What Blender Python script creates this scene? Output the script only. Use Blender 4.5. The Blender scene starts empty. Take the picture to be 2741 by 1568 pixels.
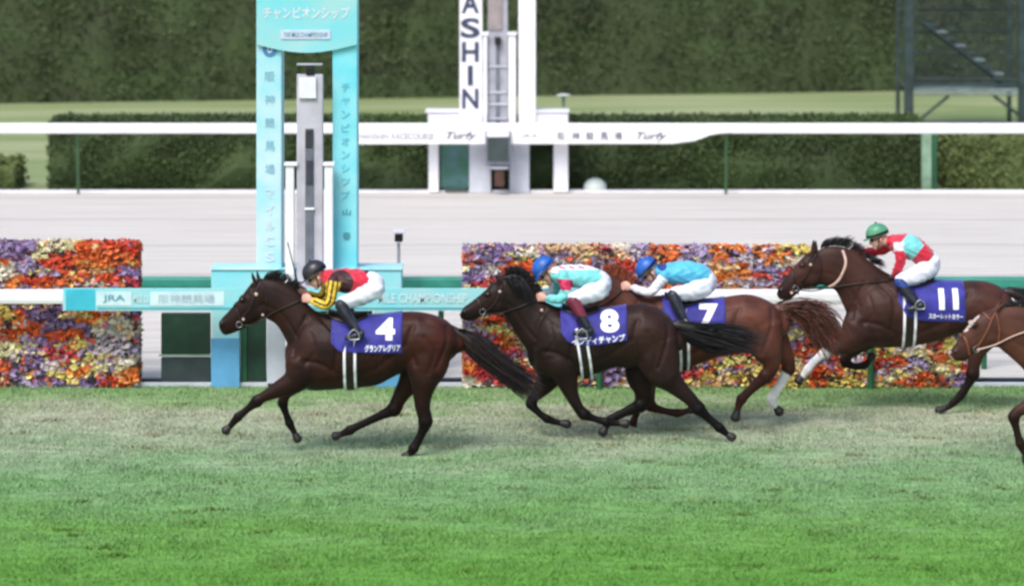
import bpy, bmesh, math, random
import numpy as np
from mathutils import Vector, Matrix
from mathutils.bvhtree import BVHTree
random.seed(7); rng = np.random.default_rng(7)
R = math.radians
scn = bpy.context.scene
# ------------------------------------------------------------------ camera, world, sun
H = 5.8; F = 8823.0; W = 2741.0; HT = 1568.0; HOR = -294.0
cam = bpy.data.cameras.new('camera'); camo = bpy.data.objects.new('camera', cam)
scn.collection.objects.link(camo); scn.camera = camo
camo.location = (0, 0, H); camo.rotation_euler = (R(90), 0, 0)
cam.sensor_width = 36; cam.lens = 36*F/W; cam.shift_x = 0.0
cam.shift_y = -(HT/2-HOR)/W
cam.clip_start = .5; cam.clip_end = 3000
cam.dof.use_dof = True; cam.dof.focus_distance = 34.6; cam.dof.aperture_fstop = 1.5
SUN_EL, SUN_AZ = 52, 205
world = bpy.data.worlds.new('World'); scn.world = world; world.use_nodes = True
nt = world.node_tree; bgn = nt.nodes['Background']
sky = nt.nodes.new('ShaderNodeTexSky'); sky.sky_type = 'NISHITA'; sky.sun_disc = False
sky.sun_elevation = R(SUN_EL); sky.sun_rotation = R(SUN_AZ); sky.air_density = 1.0; sky.dust_density = 3.0
nt.links.new(sky.outputs[0], bgn.inputs[0]); bgn.inputs[1].default_value = 0.13
sl = bpy.data.lights.new('sun', 'SUN'); sl.energy = 1.5; sl.angle = R(22); sl.color = (1, .97, .93)
so = bpy.data.objects.new('sun', sl); scn.collection.objects.link(so)
az = R(SUN_AZ); sd = Vector((math.sin(az)*math.cos(R(SUN_EL)), math.cos(az)*math.cos(R(SUN_EL)), math.sin(R(SUN_EL))))
so.rotation_euler = sd.to_track_quat('Z', 'Y').to_euler(); so.location = (0, 0, 60)
vs = scn.view_settings; vs.view_transform = 'Standard'; vs.look = 'None'; vs.gamma = 1; vs.exposure = 0.7
scn.cycles.max_bounces = 6
scn.cycles.pixel_filter_type = 'BLACKMAN_HARRIS'; scn.cycles.filter_width = 2.7

# ------------------------------------------------------------------ helpers
def wx(px, Y): return (px-W/2)*Y/F
def wz(py, Y): return H-(py-HOR)*Y/F
def P(px, py, Y): return Vector((wx(px, Y), Y, wz(py, Y)))
def gY(py): return F*H/(py-HOR)
def lin(c):
    return tuple(((x/255)/12.92 if x/255 <= .04045 else ((x/255+.055)/1.055)**2.4) for x in c)
def tag(o, label=None, cat=None, group=None, kind=None):
    if label: o['label'] = label
    if cat: o['category'] = cat
    if group: o['group'] = group
    if kind: o['kind'] = kind
    return o
def empty(name, loc, label, cat, group=None):
    o = bpy.data.objects.new(name, None); scn.collection.objects.link(o); o.location = loc
    o.empty_display_size = .2
    return tag(o, label, cat, group)
def link(name, me, mats, parent=None, smooth=False):
    o = bpy.data.objects.new(name, me); scn.collection.objects.link(o)
    if mats is not None:
        for m in (mats if isinstance(mats, (list, tuple)) else [mats]): me.materials.append(m)
    if parent is not None:
        o.parent = parent; o.matrix_parent_inverse = Matrix.Translation(-parent.location)
    if smooth: me.polygons.foreach_set('use_smooth', [True]*len(me.polygons))
    return o
def bmlink(name, bm, mats, parent=None, smooth=False):
    me = bpy.data.meshes.new(name); bm.to_mesh(me); bm.free(); return link(name, me, mats, parent, smooth)

def mat(name, col, rough=.6, var=.12, scale=6, bump=0, bscale=40, spec=.4, attr=None, col2=None, stretch=(1,1,1), coat=0, metal=0, sheen=0):
    m = bpy.data.materials.new(name); m.use_nodes = True; t = m.node_tree; n = t.nodes; b = n['Principled BSDF']
    L = t.links.new
    c = lin(col); c2 = lin(col2) if col2 else tuple(x*(1-var*2) for x in c); c1 = c if col2 else tuple(min(1, x*(1+var)) for x in c)
    g = n.new('ShaderNodeNewGeometry'); mp = n.new('ShaderNodeMapping'); L(g.outputs['Position'], mp.inputs[0])
    mp.inputs['Scale'].default_value = stretch
    nz = n.new('ShaderNodeTexNoise'); nz.inputs['Scale'].default_value = scale; nz.inputs['Detail'].default_value = 6
    L(mp.outputs[0], nz.inputs['Vector'])
    rp = n.new('ShaderNodeValToRGB'); rp.color_ramp.elements[0].position = .35; rp.color_ramp.elements[1].position = .65
    rp.color_ramp.elements[0].color = (*c2, 1); rp.color_ramp.elements[1].color = (*c1, 1)
    L(nz.outputs[0], rp.inputs[0]); out = rp.outputs[0]
    if attr:
        at = n.new('ShaderNodeAttribute'); at.attribute_name = attr
        mx = n.new('ShaderNodeMix'); mx.data_type = 'RGBA'; mx.blend_type = 'MULTIPLY'; mx.inputs[0].default_value = 1
        L(out, mx.inputs[6]); L(at.outputs['Color'], mx.inputs[7]); out = mx.outputs[2]
    L(out, b.inputs['Base Color'])
    b.inputs['Roughness'].default_value = rough; b.inputs['Specular IOR Level'].default_value = spec
    b.inputs['Metallic'].default_value = metal; b.inputs['Coat Weight'].default_value = coat
    b.inputs['Sheen Weight'].default_value = sheen
    if bump:
        bz = n.new('ShaderNodeTexNoise'); bz.inputs['Scale'].default_value = bscale; bz.inputs['Detail'].default_value = 4
        L(mp.outputs[0], bz.inputs['Vector']); bu = n.new('ShaderNodeBump'); bu.inputs['Strength'].default_value = bump
        bu.inputs['Distance'].default_value = .02; L(bz.outputs[0], bu.inputs['Height']); L(bu.outputs[0], b.inputs['Normal'])
    return m

def box(bm, a, b, bev=0):
    """axis aligned box between corner points"""
    x0, x1 = sorted((a[0], b[0])); y0, y1 = sorted((a[1], b[1])); z0, z1 = sorted((a[2], b[2]))
    v = [bm.verts.new(p) for p in ((x0,y0,z0),(x1,y0,z0),(x1,y1,z0),(x0,y1,z0),(x0,y0,z1),(x1,y0,z1),(x1,y1,z1),(x0,y1,z1))]
    fs = [bm.faces.new([v[i] for i in q]) for q in ((0,3,2,1),(4,5,6,7),(0,1,5,4),(1,2,6,5),(2,3,7,6),(3,0,4,7))]
    if bev:
        es = list({e for f in fs for e in f.edges})
        bmesh.ops.bevel(bm, geom=es, offset=bev, segments=2, affect='EDGES', profile=.6)
def pbox(name, x0, y0, x1, y1, Y, d, m, parent=None, bev=.012):
    """box whose front face covers pixels x0..x1, y0..y1 at distance Y, depth d"""
    bm = bmesh.new(); box(bm, (wx(x0, Y), Y, wz(y1, Y)), (wx(x1, Y), Y+d, wz(y0, Y)), bev)
    return bmlink(name, bm, m, parent)
def cyl(bm, p0, p1, r0, r1=None, n=14):
    r1 = r0 if r1 is None else r1
    p0 = Vector(p0); p1 = Vector(p1); d = (p1-p0).normalized(); a = d.orthogonal().normalized(); b = d.cross(a)
    A = [bm.verts.new(p0+r0*(math.cos(2*math.pi*i/n)*a+math.sin(2*math.pi*i/n)*b)) for i in range(n)]
    B = [bm.verts.new(p1+r1*(math.cos(2*math.pi*i/n)*a+math.sin(2*math.pi*i/n)*b)) for i in range(n)]
    for i in range(n): bm.faces.new((A[i], A[(i+1) % n], B[(i+1) % n], B[i]))
    bm.faces.new(A[::-1]); bm.faces.new(B)
def ellipsoid(bm, c, r, rot=None, seg=16, ring=10):
    M = Matrix.Translation(c) @ (rot.to_4x4() if rot else Matrix.Identity(4)) @ Matrix.Diagonal((*r, 1))
    bmesh.ops.create_uvsphere(bm, u_segments=seg, v_segments=ring, radius=1, matrix=M)
def cr(pts, per=5):
    """Catmull-Rom through tuples"""
    a = np.array(pts, float); n = len(a); out = []
    for i in range(n-1):
        p0, p1, p2, p3 = a[max(i-1,0)], a[i], a[i+1], a[min(i+2,n-1)]
        for k in range(per):
            t = k/per
            out.append(.5*((2*p1)+(-p0+p2)*t+(2*p0-5*p1+4*p2-p3)*t*t+(-p0+3*p1-3*p2+p3)*t**3))
    out.append(a[-1]); return np.array(out)
def rings(bm, rg, n=20, cap=True):
    """rg: list of (centre, vecA, vecB)"""
    vs_ = []
    if cap:
        c0, a0, b0 = rg[0]; c1, a1, b1 = rg[-1]
        d0 = (rg[0][0]-rg[1][0]).normalized(); d1 = (rg[-1][0]-rg[-2][0]).normalized()
        k0 = min(a0.length, b0.length); k1 = min(a1.length, b1.length)
        rg = [(c0+d0*k0*.75, a0*.45, b0*.45), (c0+d0*k0*.45, a0*.8, b0*.8)]+list(rg)+[(c1+d1*k1*.45, a1*.8, b1*.8), (c1+d1*k1*.75, a1*.45, b1*.45)]
    for c, a, b in rg:
        vs_.append([bm.verts.new(c+math.cos(2*math.pi*i/n)*a+math.sin(2*math.pi*i/n)*b) for i in range(n)])
    for A, B in zip(vs_, vs_[1:]):
        for i in range(n): bm.faces.new((A[i], A[(i+1) % n], B[(i+1) % n], B[i]))
    bm.faces.new(vs_[0][::-1]); bm.faces.new(vs_[-1])
def spans(bm, sp, Y, per=4, n=22):
    """sp: (topx, topy, botx, boty, halfwidth m)"""
    rg = []
    for tx, ty, bx, by, hw in cr(sp, per):
        a = P(tx, ty, Y); b = P(bx, by, Y)
        rg.append(((a+b)/2, (a-b)/2, Vector((0, max(hw, .01), 0))))
    rings(bm, rg, n)
def trunk(sp): return [(x, t, x, b, h) for x, t, b, h in sp]
def tube(bm, pts, Y, dy=0, latk=.85, latmax=.12, per=4, n=14):
    """pts: (px,py,r px[,extra dy]) in pixel space at distance Y+dy"""
    pts = [tuple(p)+(0,)*(4-len(p)) for p in pts]
    q = cr(pts, per); Yd = Y+dy; rg = []
    for i, (x, y, r, e) in enumerate(q):
        j0, j1 = max(i-1, 0), min(i+1, len(q)-1)
        Ye = Yd+e
        t = P(q[j1][0], q[j1][1], Yd+q[j1][3])-P(q[j0][0], q[j0][1], Yd+q[j0][3]); t.normalize()
        c = P(x, y, Ye); lat = Vector((0, 1, 0)); lat = (lat-t*lat.dot(t)).normalized(); a = t.cross(lat).normalized()
        rm = max(r, 1)*Ye/F
        rg.append((c, a*rm, lat*min(rm*latk, latmax)))
    rings(bm, rg, n)
def remesh(bm, name, vox, sm=4, sub=0):
    me = bpy.data.meshes.new('tmp'); bmesh.ops.recalc_face_normals(bm, faces=bm.faces[:]); bm.to_mesh(me); bm.free()
    o = bpy.data.objects.new('tmp', me); scn.collection.objects.link(o)
    r = o.modifiers.new('r', 'REMESH'); r.mode = 'VOXEL'; r.voxel_size = vox; r.use_smooth_shade = True
    s = o.modifiers.new('s', 'SMOOTH'); s.iterations = sm; s.factor = .5
    dg = bpy.context.evaluated_depsgraph_get(); dg.update()
    m2 = bpy.data.meshes.new_from_object(o.evaluated_get(dg)); m2.name = name
    bpy.data.objects.remove(o); bpy.data.meshes.remove(me)
    m2.polygons.foreach_set('use_smooth', [True]*len(m2.polygons))
    return m2
def coords(me):
    a = np.empty(len(me.vertices)*3, 'f'); me.vertices.foreach_get('co', a); return a.reshape(-1, 3)
def centers(me):
    a = np.empty(len(me.polygons)*3, 'f'); me.polygons.foreach_get('center', a); return a.reshape(-1, 3)
def topx(c):  # world -> pixel
    return c[:, 0]*F/c[:, 1]+W/2, (H-c[:, 2])*F/c[:, 1]+HOR
def vcol(me, name, rgb):
    at = me.color_attributes.new(name, 'FLOAT_COLOR', 'POINT')
    a = np.ones((len(me.vertices), 4), 'f'); a[:, :3] = rgb; at.data.foreach_set('color', a.ravel())
def paint(me, rules):
    """rules: function(px,py,world) -> int material index array"""
    c = centers(me); px, py = topx(c); me.polygons.foreach_set('material_index', rules(px, py, c).astype('i'))
def textmesh(s, name, w=None, h=None, bold=.0, shear=0):
    """text as flat mesh centred on the origin, x right, y up, scaled to w x h"""
    cu = bpy.data.curves.new('t', 'FONT'); cu.body = s; cu.offset = bold; cu.resolution_u = 4; cu.shear = shear
    o = bpy.data.objects.new('t', cu); scn.collection.objects.link(o)
    dg = bpy.context.evaluated_depsgraph_get(); me = bpy.data.meshes.new_from_object(o.evaluated_get(dg)); me.name = name
    bpy.data.objects.remove(o); bpy.data.curves.remove(cu)
    c = coords(me); mn, mx = c.min(0), c.max(0); c = c-(mn+mx)/2; sz = mx-mn
    sx = w/sz[0] if w else (h/sz[1]); sy = h/sz[1] if h else sx
    c[:, 0] *= sx; c[:, 1] *= sy; me.vertices.foreach_set('co', c.ravel().astype('f')); me.update()
    return me
def flat_text(s, name, cx, cy, Y, w, h, m, parent, bold=0, shear=0, vertical=False):
    """sign lettering on an upright face, pixel centre and pixel size"""
    k = Y/F
    me = textmesh(s, name, w*k if w else None, h*k if h else None, bold, shear)
    bm = bmesh.new(); bm.from_mesh(me); bpy.data.meshes.remove(me)
    c = P(cx, cy, Y)
    bm.transform(Matrix.Translation(c) @ Matrix.Rotation(R(90), 4, 'X'))
    return bmlink(name, bm, m, parent)

# ------------------------------------------------------------------ materials
M = {}
M['white'] = mat('white_paint', (232,232,238), .45, .05, 3)
M['railwhite'] = mat('rail_white', (238,238,240), .4, .04, 2)
M['greywhite'] = mat('grey_white_panel', (195,200,212), .5, .06, 3)
M['grey'] = mat('grey_pillar', (165,166,176), .5, .1, 4)
M['mast'] = mat('mast_light_grey', (184,182,194), .5, .08, 4)
M['slot'] = mat('slot_dark_grey', (105,110,122), .5, .1, 6)
M['black'] = mat('black_plastic', (28,28,32), .4, .2, 10)
M['cyan'] = mat('gate_cyan', (120,208,218), .45, 0, 1.5, col2=(158,208,212), stretch=(1,1,1.6))
M['cyanpale'] = mat('gate_pale_cyan', (150,214,226), .45, 0, 2.2, col2=(190,222,228), stretch=(1,1,1))
M['cyanstrong'] = mat('gate_bright_cyan', (100,210,226), .45, 0, 2.2, col2=(150,222,230), stretch=(1,1,1))
M['blue'] = mat('gate_leg_blue', (98,165,210), .45, .08, 3)
M['teal'] = mat('teal_ink', (84,158,170), .5, .05)
M['inkblue'] = mat('ink_blue', (70,130,190), .5, .05)
M['ink'] = mat('ink_navy', (52,62,88), .5, .05)
M['inkgrey'] = mat('ink_grey', (128,130,142), .5, .05)
M['green'] = mat('rail_green', (62,150,130), .45, .1, 3)
M['dgreen'] = mat('dark_green_board', (26,58,44), .6, .2, 4)
M['dgrey'] = mat('dark_grey_board', (58,72,72), .6, .12, 4)
M['gpanel'] = mat('green_panel', (38,98,66), .5, .15, 4)
M['steel'] = mat('tower_steel', (46,62,64), .6, .2, 5)
M['steell'] = mat('tower_light_steel', (112,128,132), .5, .15, 5)
M['postg'] = mat('pale_green_post', (130,160,135), .5, .12, 5)
M['brown'] = mat('brown_box', (80,52,46), .6, .15, 6)
M['pearl'] = mat('lamp_globe', (205,215,208), .3, .03, 4)
M['stirrup'] = mat('polished_steel', (190,190,195), .25, .05, metal=.8)
M['leather'] = mat('dark_leather', (35,24,22), .4, .2, 20)
M['tackl'] = mat('pale_strap', (214,180,168), .5, .1, 20)
M['tackb'] = mat('brown_strap', (120,70,50), .5, .15, 20)
M['cloth'] = mat('saddle_cloth_purple', (44,42,142), .65, .15, 9, bump=.25, bscale=30, sheen=.3)
M['num'] = mat('white_print', (240,240,248), .6, .03)
M['skin'] = mat('skin', (214,166,150), .5, .06, 20)
M['breeches'] = mat('white_breeches', (226,228,240), .6, .06, 10, bump=.35, bscale=14)
M['boot'] = mat('black_boot', (40,42,52), .3, .25, 14, bump=.2, bscale=25)
M['maroon'] = mat('maroon_boot_top', (110,35,55), .45, .15, 12)
M['eye'] = mat('eye_dark', (14,10,9), .08, .0, spec=.8)
M['hoof'] = mat('hoof', (40,36,35), .5, .25, 30)

# ------------------------------------------------------------------ ground
def sheet(name, x0, x1, y0, y1, z, m, nx=1, ny=1, kind='structure'):
    bm = bmesh.new(); g = []
    for j in range(ny+1):
        g.append([bm.verts.new((x0+(x1-x0)*i/nx, y0+(y1-y0)*j/ny, z)) for i in range(nx+1)])
    for j in range(ny):
        for i in range(nx): bm.faces.new((g[j][i], g[j][i+1], g[j+1][i+1], g[j+1][i]))
    o = bmlink(name, bm, m); o['kind'] = kind; return o
def grass_mat(name, blades=False):
    m = bpy.data.materials.new(name); m.use_nodes = True; t = m.node_tree; n = t.nodes; b = n['Principled BSDF']; L = t.links.new
    g = n.new('ShaderNodeNewGeometry'); sx = n.new('ShaderNodeSeparateXYZ'); L(g.outputs['Position'], sx.inputs[0])
    mp = n.new('ShaderNodeMapping'); mp.inputs['Scale'].default_value = (.45, .8, 0); L(g.outputs['Position'], mp.inputs[0])
    nz = n.new('ShaderNodeTexNoise'); nz.inputs['Scale'].default_value = 1.6; nz.inputs['Detail'].default_value = 7; nz.inputs['Roughness'].default_value = .62
    L(mp.outputs[0], nz.inputs['Vector'])
    # wobble the distance by noise, then map distance to wear colour
    ma = n.new('ShaderNodeMath'); ma.operation = 'MULTIPLY_ADD'; L(nz.outputs[0], ma.inputs[0]); ma.inputs[1].default_value = 5.5; L(sx.outputs['Y'], ma.inputs[2])
    mr = n.new('ShaderNodeMapRange'); L(ma.outputs[0], mr.inputs[0]); mr.inputs[1].default_value = 29.5; mr.inputs[2].default_value = 42.2
    rp = n.new('ShaderNodeValToRGB'); L(mr.outputs[0], rp.inputs[0]); cr_ = rp.color_ramp
    st = [(0, (98,150,62)), (.22, (110,156,80)), (.36, (120,160,104)), (.50, (132,164,120)), (.60, (152,170,138)), (.76, (172,176,152)), (.84, (142,166,120)), (.95, (122,160,100)), (1, (118,158,96))]
    cr_.elements[0].position = st[0][0]; cr_.elements[0].color = (*lin(st[0][1]), 1)
    cr_.elements[1].position = 1; cr_.elements[1].color = (*lin(st[-1][1]), 1)
    for p, c in st[1:-1]:
        e = cr_.elements.new(p); e.color = (*lin(c), 1)
    # small mottling, elongated along the running direction
    mp2 = n.new('ShaderNodeMapping'); mp2.inputs['Scale'].default_value = (1.6, 4.5, 0); L(g.outputs['Position'], mp2.inputs[0])
    n2 = n.new('ShaderNodeTexNoise'); n2.inputs['Scale'].default_value = 1.7; n2.inputs['Detail'].default_value = 5; L(mp2.outputs[0], n2.inputs['Vector'])
    r2 = n.new('ShaderNodeMapRange'); L(n2.outputs[0], r2.inputs[0]); r2.inputs[1].default_value = .32; r2.inputs[2].default_value = .68
    r2.inputs[3].default_value = .74; r2.inputs[4].default_value = 1.14
    mx = n.new('ShaderNodeMix'); mx.data_type = 'RGBA'; mx.blend_type = 'MULTIPLY'; mx.inputs[0].default_value = 1
    L(rp.outputs[0], mx.inputs[6]); L(r2.outputs[0], mx.inputs[7]); out = mx.outputs[2]
    if blades:
        at = n.new('ShaderNodeAttribute'); at.attribute_name = 'tone'
        m3 = n.new('ShaderNodeMix'); m3.data_type = 'RGBA'; m3.blend_type = 'MULTIPLY'; m3.inputs[0].default_value = 1
        L(out, m3.inputs[6]); L(at.outputs['Color'], m3.inputs[7]); out = m3.outputs[2]
    L(out, b.inputs['Base Color']); b.inputs['Roughness'].default_value = .8; b.inputs['Specular IOR Level'].default_value = .15
    return m
sheet('infield_grass', -600, 600, 62, 1500, 0, mat('infield_grass', (150,158,118), .9, 0, .5, col2=(118,136,84), stretch=(.25, 1, 1), bump=.3, bscale=4))
sheet('turf_course', -600, 600, -40, 62, 0, grass_mat('turf_ground'))
# dirt track: sand with harrow grooves
m = bpy.data.materials.new('sand'); m.use_nodes = True; t = m.node_tree; n = t.nodes; b = n['Principled BSDF']; L = t.links.new
g = n.new('ShaderNodeNewGeometry'); sx = n.new('ShaderNodeSeparateXYZ'); L(g.outputs['Position'], sx.inputs[0])
mp = n.new('ShaderNodeMapping'); mp.inputs['Scale'].default_value = (.16, 2.2, 1); L(g.outputs['Position'], mp.inputs[0])
nz = n.new('ShaderNodeTexNoise'); nz.inputs['Scale'].default_value = 2.2; nz.inputs['Detail'].default_value = 6; L(mp.outputs[0], nz.inputs['Vector'])
rp = n.new('ShaderNodeValToRGB'); rp.color_ramp.elements[0].position = .3; rp.color_ramp.elements[1].position = .7
rp.color_ramp.elements[0].color = (*lin((184,179,172)), 1); rp.color_ramp.elements[1].color = (*lin((207,202,196)), 1); L(nz.outputs[0], rp.inputs[0])
nw = n.new('ShaderNodeTexNoise'); nw.inputs['Scale'].default_value = .25; L(g.outputs['Position'], nw.inputs['Vector'])
wob = n.new('ShaderNodeMath'); wob.operation = 'MULTIPLY_ADD'; L(nw.outputs[0], wob.inputs[0]); wob.inputs[1].default_value = .5; L(sx.outputs['Y'], wob.inputs[2])
md = n.new('ShaderNodeMath'); md.operation = 'PINGPONG'; L(wob.outputs[0], md.inputs[0]); md.inputs[1].default_value = 2.08
gr = n.new('ShaderNodeMapRange'); L(md.outputs[0], gr.inputs[0]); gr.inputs[1].default_value = .02; gr.inputs[2].default_value = .12; gr.inputs[3].default_value = .66; gr.inputs[4].default_value = 1
mx = n.new('ShaderNodeMix'); mx.data_type = 'RGBA'; mx.blend_type = 'MULTIPLY'; mx.inputs[0].default_value = 1
L(rp.outputs[0], mx.inputs[6]); L(gr.outputs[0], mx.inputs[7]); L(mx.outputs[2], b.inputs['Base Color']); b.inputs['Roughness'].default_value = .95
bu = n.new('ShaderNodeBump'); bu.inputs['Strength'].default_value = .4; bu.inputs['Distance'].default_value = .05
n3 = n.new('ShaderNodeTexNoise'); n3.inputs['Scale'].default_value = 9; n3.inputs['Detail'].default_value = 6; L(mp.outputs[0], n3.inputs['Vector'])
L(n3.outputs[0], bu.inputs['Height']); L(bu.outputs[0], b.inputs['Normal'])
sheet('dirt_track', -200, 200, 38.75, 63.3, .006, m)
# kerb on the far side of the sand and black strip as the white edging's shadow on the near side
bm = bmesh.new(); box(bm, (-60, 63.1, 0), (60, 63.28, .05), .01); o = bmlink('track_kerb', bm, M['white']); o['kind'] = 'structure'
bm = bmesh.new(); box(bm, (-60, 38.72, 0), (60, 38.86, .06), .01); o = bmlink('edging_shadow_strip', bm, M['black']); o['kind'] = 'structure'
bm = bmesh.new(); box(bm, (-60, 38.5, 0), (60, 38.56, .05), .008); o = bmlink('white_edging', bm, M['greywhite']); o['kind'] = 'structure'

def mesh_np(name, V, Fc):
    """V (n,3), Fc (m,k) constant k"""
    me = bpy.data.meshes.new(name); k = Fc.shape[1]
    me.vertices.add(len(V)); me.vertices.foreach_set('co', V.astype('f').ravel())
    me.loops.add(Fc.size); me.loops.foreach_set('vertex_index', Fc.astype('i').ravel())
    me.polygons.add(len(Fc)); me.polygons.foreach_set('loop_start', np.arange(0, Fc.size, k).astype('i'))
    me.update(calc_edges=True); me.validate(); return me
def blades(name, N, x0, x1, y0, y1, h, w, m, z=0):
    x = rng.uniform(x0, x1, N); u = rng.uniform(0, 1, N); y = y0+(y1-y0)*u
    clump = (np.sin(x*3.1+np.sin(y*2.3)*2)+np.sin(y*5.2+x*1.7))*.25+1
    a = rng.uniform(0, math.pi, N); hh = h*rng.uniform(.4, 1.2, N)*clump; lx = rng.normal(0, .6, N)*hh; ly = rng.normal(0, .6, N)*hh
    dx = np.cos(a)*w/2; dy = np.sin(a)*w/2
    V = np.empty((N, 3, 3)); V[:, 0] = np.stack([x-dx, y-dy, np.full(N, z)], 1); V[:, 1] = np.stack([x+dx, y+dy, np.full(N, z)], 1)
    V[:, 2] = np.stack([x+lx, y+ly, z+hh], 1)
    me = mesh_np(name, V.reshape(-1, 3), np.arange(3*N).reshape(-1, 3))
    tone = np.repeat(rng.uniform(.86, 1.14, N), 3)[:, None]*np.ones(3)*np.tile(np.array([.92, .92, 1.08]), N)[:, None]
    vcol(me, 'tone', tone); o = link(name, me, m); o['kind'] = 'stuff'; return o
o = blades('turf_grass', 440000, -8.5, 8.5, 25.5, 38.6, .034, .012, grass_mat('turf_blades', True))
tag(o, 'short green racing turf with worn brownish strip under the horses', 'grass')

def clods(N, K):
    r = np.random.default_rng(21); cx = r.uniform(-6.2, 6.2, K); cy = r.uniform(28, 37.2, K); k = r.integers(0, K, N)
    x = cx[k]+r.normal(0, .085, N); y = cy[k]+r.normal(0, .035, N); hh = r.uniform(.015, .05, N)
    a = r.uniform(0, math.pi, N); w = .014; dx = np.cos(a)*w; dy = np.sin(a)*w
    V = np.empty((N, 3, 3)); V[:, 0] = np.stack([x-dx, y-dy, 0*x], 1); V[:, 1] = np.stack([x+dx, y+dy, 0*x], 1); V[:, 2] = np.stack([x+r.normal(0, .03, N), y+r.normal(0, .03, N), hh], 1)
    me = mesh_np('turf_clods', V.reshape(-1, 3), np.arange(3*N).reshape(-1, 3)); vcol(me, 'tone', np.repeat(r.uniform(.78, 1.02, N), 3)[:, None]*np.array([1.05, .9, .85]))
    o = link('turf_clods', me, bpy.data.materials['turf_blades']); tag(o, 'scattered kicked-up darker tufts and clods on the racing turf', 'turf clods', kind='stuff')
clods(5000, 90)

# ------------------------------------------------------------------ hedges
def leafmat(name, c1, c2):
    return mat(name, c1, .75, 0, .6, col2=c2, stretch=(.5, .5, 1.5), attr='tone', spec=.2)
def hedge(name, label, x0, x1, y0, y1, h, N, leaf, m, group=None, skew=0.0, seed=1):
    r = np.random.default_rng(seed)
    root = empty(name, ((x0+x1)/2, (y0+y1)/2, 0), label, 'hedge', group)
    nx = max(4, int((x1-x0)/.6)); prof = [(y0, 0), (y0-.03, h*.35), (y0, h*.7), (y0+.08, h*.95), (y0+.3, h), ((y0+y1)/2, h*1.01), (y1-.3, h), (y1, h*.9), (y1, 0)]
    V = []
    for i in range(nx+1):
        x = x0+(x1-x0)*i/nx
        for (y, z) in prof: V.append((x+r.normal(0, .03), y+skew*(x-x0)+r.normal(0, .04), max(0, z+r.normal(0, .035)*(z > 0))))
    k = len(prof); Fc = [(i*k+j, (i+1)*k+j, (i+1)*k+j+1, i*k+j+1) for i in range(nx) for j in range(k-1)]
    me = bpy.data.meshes.new('foliage'); me.from_pydata(V, [], Fc+[tuple(range(k))[::-1], tuple(nx*k+j for j in range(k))])
    vcol(me, 'tone', np.full((len(V), 3), .85)); core = link('foliage_core', me, m, root)
    # leaf clumps through the outer shell
    s = r.uniform(0, 1, N); perim = [(a, b) for a, b in zip(prof, prof[1:])]; ln = np.array([math.dist(a, b) for a, b in perim]); ln[-1] *= .2
    seg = r.choice(len(perim), N, p=ln/ln.sum()); A = np.array([p[0] for p in perim])[seg]; B = np.array([p[1] for p in perim])[seg]
    yz = A+(B-A)*s[:, None]; x = r.uniform(x0, x1, N)
    nend = N//30; x[:nend] = x0; x[nend:2*nend] = x1; yz[:2*nend, 0] = r.uniform(y0, y1, 2*nend); yz[:2*nend, 1] = r.uniform(0, h, 2*nend)
    c = np.stack([x, yz[:, 0]+skew*(x-x0), yz[:, 1]], 1)+r.normal(0, leaf*.9, (N, 3)); c[:, 2] = np.abs(c[:, 2])
    d1 = r.normal(0, 1, (N, 3)); d1 /= np.linalg.norm(d1, axis=1)[:, None]; d2 = np.cross(d1, r.normal(0, 1, (N, 3))); d2 /= np.linalg.norm(d2, axis=1)[:, None]
    sz = leaf*r.uniform(.6, 1.4, N)[:, None]
    Q = np.stack([c-d1*sz, c-d2*sz*.5, c+d1*sz, c+d2*sz*.5], 1)
    me = mesh_np('leaves', Q.reshape(-1, 3), np.arange(4*N).reshape(-1, 4))
    big = (np.sin(c[:, 0]*1.3+c[:, 2]*2.1+c[:, 1])+np.sin(c[:, 0]*3.7-c[:, 2]*4.3))*.09
    vcol(me, 'tone', np.repeat(np.clip(r.uniform(.82, 1.12, N)+big, .5, 1.5), 4)[:, None]*np.ones(3))
    link('leaves', me, m, root); return root
LM1 = leafmat('hedge_leaves', (72,90,52), (60,74,48)); LM2 = leafmat('far_bank_leaves', (76,92,58), (68,76,54)); LM3 = leafmat('olive_leaves', (102,114,68), (78,92,54))
hedge('tall_hedge', 'tall dark green hedge bank filling the top of the view behind the far grass', -34, 46, 85.0, 88.2, 5.0, 200000, .068, LM2, skew=.22, seed=3)
hedge('low_hedge', 'long clipped low hedge behind the white winning post structure', wx(132,63.6), wx(2472,63.6), 63.75, 65.6, 1.3, 80000, .04, LM1, 'clipped hedges beyond the sand track', seed=4)
hedge('low_hedge', 'short low brown-green hedge at the left edge of the infield', wx(-300,63.6), wx(34,63.6), 63.75, 65.0, .5, 5000, .05, LM3, 'clipped hedges beyond the sand track', seed=5)
hedge('low_hedge', 'olive green hedge right of the pale post at the right edge', wx(2540,63.6), wx(3000,63.6), 63.9, 65.8, 1.02, 9000, .05, LM3, 'clipped hedges beyond the sand track', seed=6)
hedge('low_hedge', 'thin olive hedge strip on the grass behind the long low hedge', wx(300,73), wx(2300,73), 72.6, 73.5, .16, 12000, .05, LM3, 'clipped hedges beyond the sand track', seed=8)

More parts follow.
